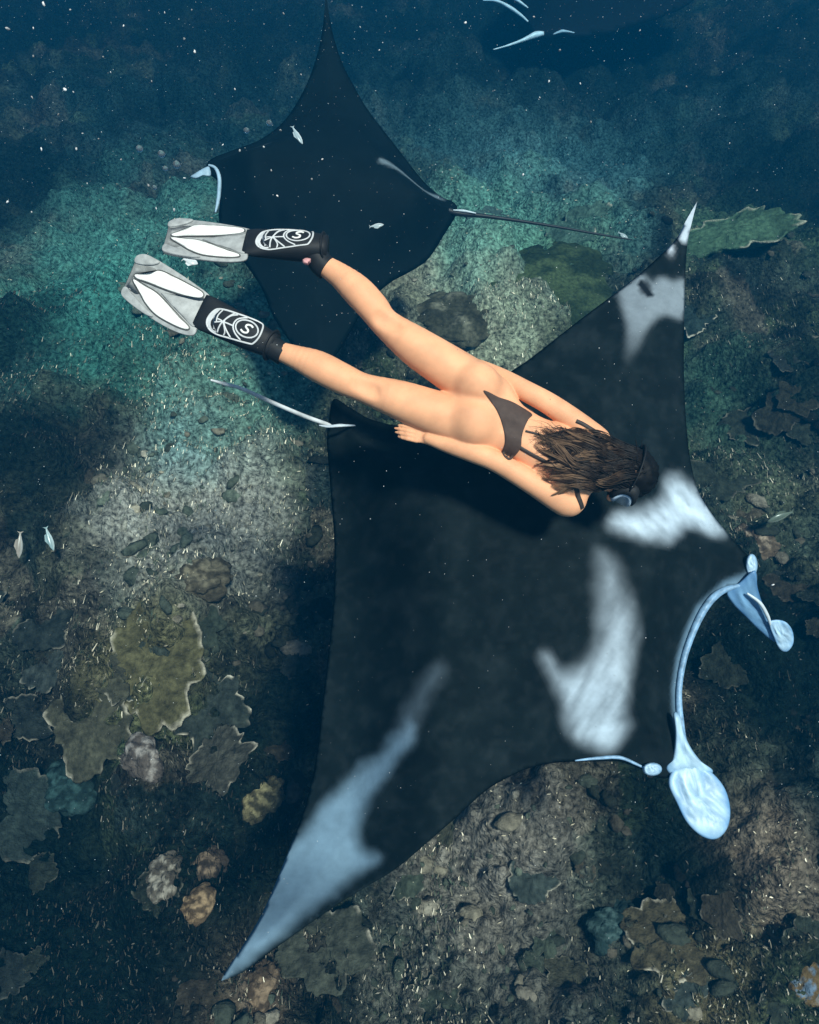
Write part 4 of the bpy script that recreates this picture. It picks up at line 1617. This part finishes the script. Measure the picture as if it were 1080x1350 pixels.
# turf: short upright blades and flakes, beyond counting
NB = 150000
bx = rng.uniform(-1, 1, NB * 3)
by = -1.4 + 8.5 * rng.random(NB * 3) ** 2.3
bx = bx * (3.6 + .62 * np.clip(by, 0, None))
clump = fbm(bx * 1.3, by * 1.3, 4, 123)
keep = rng.random(NB * 3) < sstep(.40, .68, clump)
bx, by = bx[keep][:NB], by[keep][:NB]
NB = len(bx)
bz = floor_h(bx, by)
hgt = rng.uniform(.008, .030, NB) * (.5 + rng.random(NB))
wid = rng.uniform(.0022, .0056, NB)
ang = rng.uniform(0, math.pi, NB)
lean = rng.normal(0, .35, (NB, 2)) + np.stack([-.22 * bx, .75 + 0 * bx], -1)
dx, dy = np.cos(ang) * wid, np.sin(ang) * wid
tx, ty, tz = bx + lean[:, 0] * hgt, by + lean[:, 1] * hgt, bz + hgt
bv4 = np.stack([np.stack([bx - dx, by - dy, bz - .01], -1), np.stack([bx + dx, by + dy, bz - .01], -1),
                np.stack([tx + dx * .5, ty + dy * .5, tz], -1), np.stack([tx - dx * .5, ty - dy * .5, tz], -1)], 1).reshape(-1, 3)
bf4 = np.arange(NB * 4).reshape(NB, 4)
tone = rng.random(NB)
bc = np.where((tone < .55)[:, None], np.array((.045, .055, .035)) * rng.uniform(.5, 1.6, (NB, 1)),
              np.where((tone < .83)[:, None], np.array((.20, .165, .115)) * rng.uniform(.5, 1.4, (NB, 1)), np.array((.85, .70, .52)) * rng.uniform(.6, 1.3, (NB, 1))))  # palest share paints glints of light on the turf
m_turf = principled('turf_blades', rough=.5, spec=.25)
add_variation(m_turf, scale=5, lo=.7, hi=1.3, attr='pigment')
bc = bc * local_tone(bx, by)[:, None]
turf = mesh_obj('algae_turf', bv4, bf4, m_turf, colors=np.repeat(bc, 4, 0), smooth=False)
tag(turf, 'short brown and tan algae turf covering the reef floor', kind='stuff')

# glints of light painted as pale flakes lying on the floor, beyond counting
NG = 26000
gx_ = rng.uniform(-1, 1, NG)
gy_ = -1.4 + 12 * rng.random(NG) ** 1.35
gx_ = gx_ * (3.6 + .62 * np.clip(gy_, 0, None))
kp = rng.random(NG) < .25 + .75 * sstep(.42, .6, fbm(gx_ * 1.1 + 40, gy_ * 1.1, 4, 223))
gx_, gy_ = gx_[kp], gy_[kp]
NG = len(gx_)
gz_ = floor_h(gx_, gy_) + .012
sz = rng.uniform(.0014, .0038, NG) * (1 + .05 * np.clip(gy_, 0, None))
a_ = rng.uniform(0, 6.28, NG)
el_ = rng.uniform(1.5, 5, NG)
ux, uy = np.cos(a_) * sz * el_, np.sin(a_) * sz * el_
vx, vy = -np.sin(a_) * sz, np.cos(a_) * sz
tl_ = rng.normal(0, .4, (NG, 4)) * sz[:, None]
cz = np.stack([gx_, gy_, gz_], -1)
corners = []
for k, (su, sv) in enumerate(((-1, -.3), (.2, -1), (1, .3), (-.2, 1))):
    corners.append(cz + np.stack([su * ux + sv * vx, su * uy + sv * vy, tl_[:, k]], -1))
grv = np.stack(corners, 1).reshape(-1, 3)
gcl = np.array((.36, .29, .20)) * rng.uniform(.25, 1.5, (NG, 1)) ** 1.6
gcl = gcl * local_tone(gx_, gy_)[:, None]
glints = mesh_obj('glint_flakes', grv, np.arange(NG * 4).reshape(NG, 4), m_turf, colors=np.repeat(gcl, 4, 0), smooth=False)
tag(glints, 'pale flakes painted as glints of light, sprinkled over the reef floor', kind='stuff')

# ------------------------------------------------------------------ small fish
m_fish = principled('fish_scales', rough=.3, spec=.6)
add_variation(m_fish, scale=12, lo=.75, hi=1.2, attr='pigment')


def make_fish(name, px0, py0, px1, py1, d, col, belly, label, deep=.16, group='small fish around the reef'):
    a, b_ = at(px0, py0, d), at(px1, py1, d)
    ln = np.linalg.norm(b_ - a)
    root = empty(name, tuple(.5 * (a + b_)))
    x = (b_ - a) / ln
    up = -FW - x * float(-FW @ x)
    up /= np.linalg.norm(up)
    tilt = np.cross(x, up)
    zz = .55 * up + .83 * tilt
    zz /= np.linalg.norm(zz)
    yv = np.cross(zz, x)
    root.matrix_world = Matrix(((x[0], yv[0], zz[0], root.location[0]), (x[1], yv[1], zz[1], root.location[1]), (x[2], yv[2], zz[2], root.location[2]), (0, 0, 0, 1)))
    rings = []
    cols = []
    for t, h in ((0, .08), (.06, .35), (.18, .78), (.35, 1), (.55, .9), (.75, .5), (.88, .25), (.93, .22)):
        rings.append([(ln * (.5 - t), ln * deep * .5 * h * math.cos(q), ln * deep * h * math.sin(q)) for q in np.linspace(0, 2 * math.pi, 12, False)])
        cols += [np.array(belly) if math.sin(q) < -.1 else np.array(col) for q in np.linspace(0, 2 * math.pi, 12, False)]
    v, f = rings_mesh(rings)
    mesh_obj('body', v, f, m_fish, root, colors=np.array(cols))
    for nm, pl in (('tail_fin', [(-.40, 0, .02), (-.5, 0, .17 * deep / .16 * .9), (-.46, 0, 0), (-.5, 0, -.17 * deep / .16 * .9), (-.40, 0, -.02)]),
                   ('dorsal_fin', [(.22, 0, deep * .9), (.05, 0, deep * 1.6), (-.18, 0, deep * 1.15), (-.2, 0, deep * .6)])):
        pp = np.array(pl) * ln
        V = [tuple(q + np.array([0, .004 * ln, 0])) for q in pp] + [tuple(q - np.array([0, .004 * ln, 0])) for q in pp]
        n = len(pp)
        F = [tuple(range(n)), tuple(range(2 * n - 1, n - 1, -1))] + [(i, (i + 1) % n, n + (i + 1) % n, n + i) for i in range(n)]
        mesh_obj(nm, V, F, m_fish, root, smooth=False, colors=np.tile(col, (2 * n, 1)))
    return tag(root, label, 'fish', group)


def seabed_d(px, py, above):
    p = ground_hit(px, py)
    return float(np.dot(p - CAM, FW)) - above


GR = (.16, .17, .14)
make_fish('reef_fish', 1047, 674, 1012, 688, seabed_d(1030, 680, .5), (.13, .15, .11), (.28, .3, .24), 'grey green fish by the reef wall beyond the head of the largest ray')
make_fish('reef_fish', 27, 700, 25, 736, seabed_d(26, 715, .4), (.36, .28, .22), (.5, .45, .4), 'slim tan fish pointing up by the dark gully, outer of the pair', .12)
make_fish('reef_fish', 60, 694, 71, 726, seabed_d(65, 710, .4), (.25, .33, .33), (.55, .6, .58), 'slim pale bluish fish of the pair by the dark gully', .12)
make_fish('reef_fish', 385, 166, 399, 190, 5.2, (.35, .42, .44), (.7, .74, .74), 'thin silver fish over the back of the farther manta', .14)
make_fish('reef_fish', 487, 299, 506, 296, 5.2, (.45, .5, .5), (.75, .78, .76), 'tiny white fish over the rear edge of the farther manta', .2)
make_fish('reef_fish', 815, 306, 828, 314, 6.8, (.35, .4, .4), (.6, .65, .65), 'tiny pale fish at the end of the trailing tail', .2)
make_fish('reef_fish', 241, 341, 261, 348, 3.6, (.62, .64, .64), (.8, .8, .8), 'white fish just under the upper swim fin', .28)

# pink scrap beside the upper ankle
m_scrap = principled('pink_scrap', (.55, .27, .26), rough=.6)
add_variation(m_scrap, scale=40, lo=.6, hi=1.4)
W, F = lump_shape(77, amp=.3, flat=.7, sub=ico(3))
sc_ = mesh_obj('drifting_scrap', W * .016, F, m_scrap)
sc_.location = at(405, 344, 2.9)
tag(sc_, 'small pink shell scrap drifting beside the upper ankle', 'scrap')

# ------------------------------------------------------------------ specks in the water
m_speck = principled('pale_speck', (.85, .86, .84), rough=.4)
add_variation(m_speck, scale=30, lo=.8, hi=1.1)
specks = [(57, 5, 5), (10, 38, 8), (93, 13, 3), (44, 37, 3), (44, 74, 4), (163, 34, 3), (217, 17, 3), (253, 13, 3), (257, 69, 4), (243, 51, 4), (85, 118, 5), (97, 121, 3),
          (42, 128, 4), (109, 176, 4), (130, 183, 3), (243, 235, 4), (230, 276, 5), (196, 245, 4), (206, 275, 3),
          (280, 197, 3), (294, 191, 3), (316, 198, 4), (370, 172, 4), (348, 194, 4), (374, 18, 4), (257, 68, 4), (310, 118, 3), (397, 98, 3),
          (425, 210, 3), (411, 236, 3), (366, 258, 3), (358, 225, 3), (452, 70, 3), (475, 36, 3), (521, 37, 2), (614, 30, 3), (704, 22, 3), (738, 66, 4), (765, 110, 4),
          (779, 161, 4), (724, 107, 3), (712, 129, 3), (844, 40, 3), (962, 189, 3), (905, 114, 3), (1019, 771, 4), (998, 251, 3), (136, 75, 3), (146, 95, 3), (77, 151, 4), (55, 197, 4), (101, 197, 4),
          (200, 107, 3), (115, 242, 3), (136, 248, 3), (10, 266, 4), (42, 280, 3), (160, 210, 3), (500, 66, 2), (650, 120, 2), (690, 230, 3), (810, 480, 2), (716, 404, 3), (803, 398, 3), (802, 412, 2)]
m_protos = []
for k in range(5):
    W, F = lump_shape(300 + k, amp=.5, flat=.6, sub=ico(2))
    mk = principled('pale_speck', tuple(np.array((.85, .86, .84)) * (.9, .55, .35, .7, .25)[k]), rough=.5)
    add_variation(mk, scale=30, lo=.8, hi=1.1)
    m_protos.append(mesh_obj('drifting_speck', W, F, mk, link=False))
for k, (px, py, r) in enumerate(specks):
    o = m_protos[k % 5].copy()
    COL.objects.link(o)
    d = random.uniform(2.0, 3.6)
    R = r * .36 * d / FPX
    o.location = at(px, py, d)
    o.scale = (R, R * random.uniform(.5, 1), R * random.uniform(.6, 1))
    o.rotation_euler = (random.random() * 6, random.random() * 6, random.random() * 6)
    where = 'over the farther ray' if 280 < px < 600 and 80 < py < 330 else 'around the air bubbles and upper fin' if px < 330 and py > 170 else \
        'in the blue corner above the fins' if px < 330 else 'near the dim ray at the edge' if px > 600 and py < 60 else 'in the open blue between the rays' if py < 300 else 'before the largest ray'
    tag(o, ('large ' if r > 4 else 'small ') + ('white', 'pale grey', 'dim grey', 'whitish', 'faint')[k % 5] + ' speck drifting ' + where, 'speck', 'larger pale specks drifting in the water')
m_bub = principled('bubble', (.8, .9, .95), rough=.03, spec=.8)
m_bub.node_tree.nodes['Principled BSDF'].inputs['Transmission Weight'].default_value = .92
m_bub.node_tree.nodes['Principled BSDF'].inputs['IOR'].default_value = 1.16
add_variation(m_bub, scale=20, lo=.9, hi=1.05)
VB_, FB_ = ico(3)
for px, py, r, lab in ((184, 196, 6, 'air bubble with a bright edge, leftmost of the cluster over the fins'), (213, 203, 6, 'tall air bubble, second of the cluster over the fins'),
                       (233, 217, 6.5, 'largest air bubble of the cluster beside the farther ray'), (218, 222, 4.5, 'small air bubble in the middle of the cluster over the fins'),
                       (204, 247, 4, 'low air bubble just above the upper fin tip'), (325, 172, 5, 'air bubble over the front edge of the farther ray'), (355, 162, 5, 'air bubble at the leading wing edge of the farther ray')):
    o = mesh_obj('air_bubble', VB_ * np.array((1, .85, .95)), FB_, m_bub)
    R = r * .8 * 2.9 / FPX
    o.scale = (R, R, R)
    o.location = at(px, py, 2.9)
    tag(o, lab, 'bubble', 'air bubbles rising over the fins')
# fine drifting matter beyond counting
VI, FI = ico(1)
NP = 5200
d = rng.uniform(1.6, 7.0, NP)
ppx = rng.uniform(-60, 1140, NP)
ppy = 1350 * rng.random(NP) ** 1.5 - 20
cen = np.array([at(a, b_, c) for a, b_, c in zip(ppx, ppy, d)])
ok = cen[:, 2] > .6
cen, d = cen[ok], d[ok]
rad = rng.uniform(.3, 1.0, len(cen)) ** 1.4 * d / FPX * .68
PV = (cen[:, None, :] + rad[:, None, None] * (VI[None] * rng.uniform(.5, 1.2, (len(cen), 1, 3)))).reshape(-1, 3)
PF = (FI[None] + (np.arange(len(cen)) * len(VI))[:, None, None]).reshape(-1, 3)
dcol = np.repeat(np.array((.8, .84, .84)) * rng.uniform(.08, 1, (len(cen), 1)) ** 1.6, len(VI), 0)
m_dust = principled('dust', rough=.6)
add_variation(m_dust, scale=30, lo=.8, hi=1.1, attr='pigment')
dust = mesh_obj('drifting_particles', PV, PF, m_dust, colors=dcol)
tag(dust, 'fine pale plankton dust spread through the water', kind='stuff')
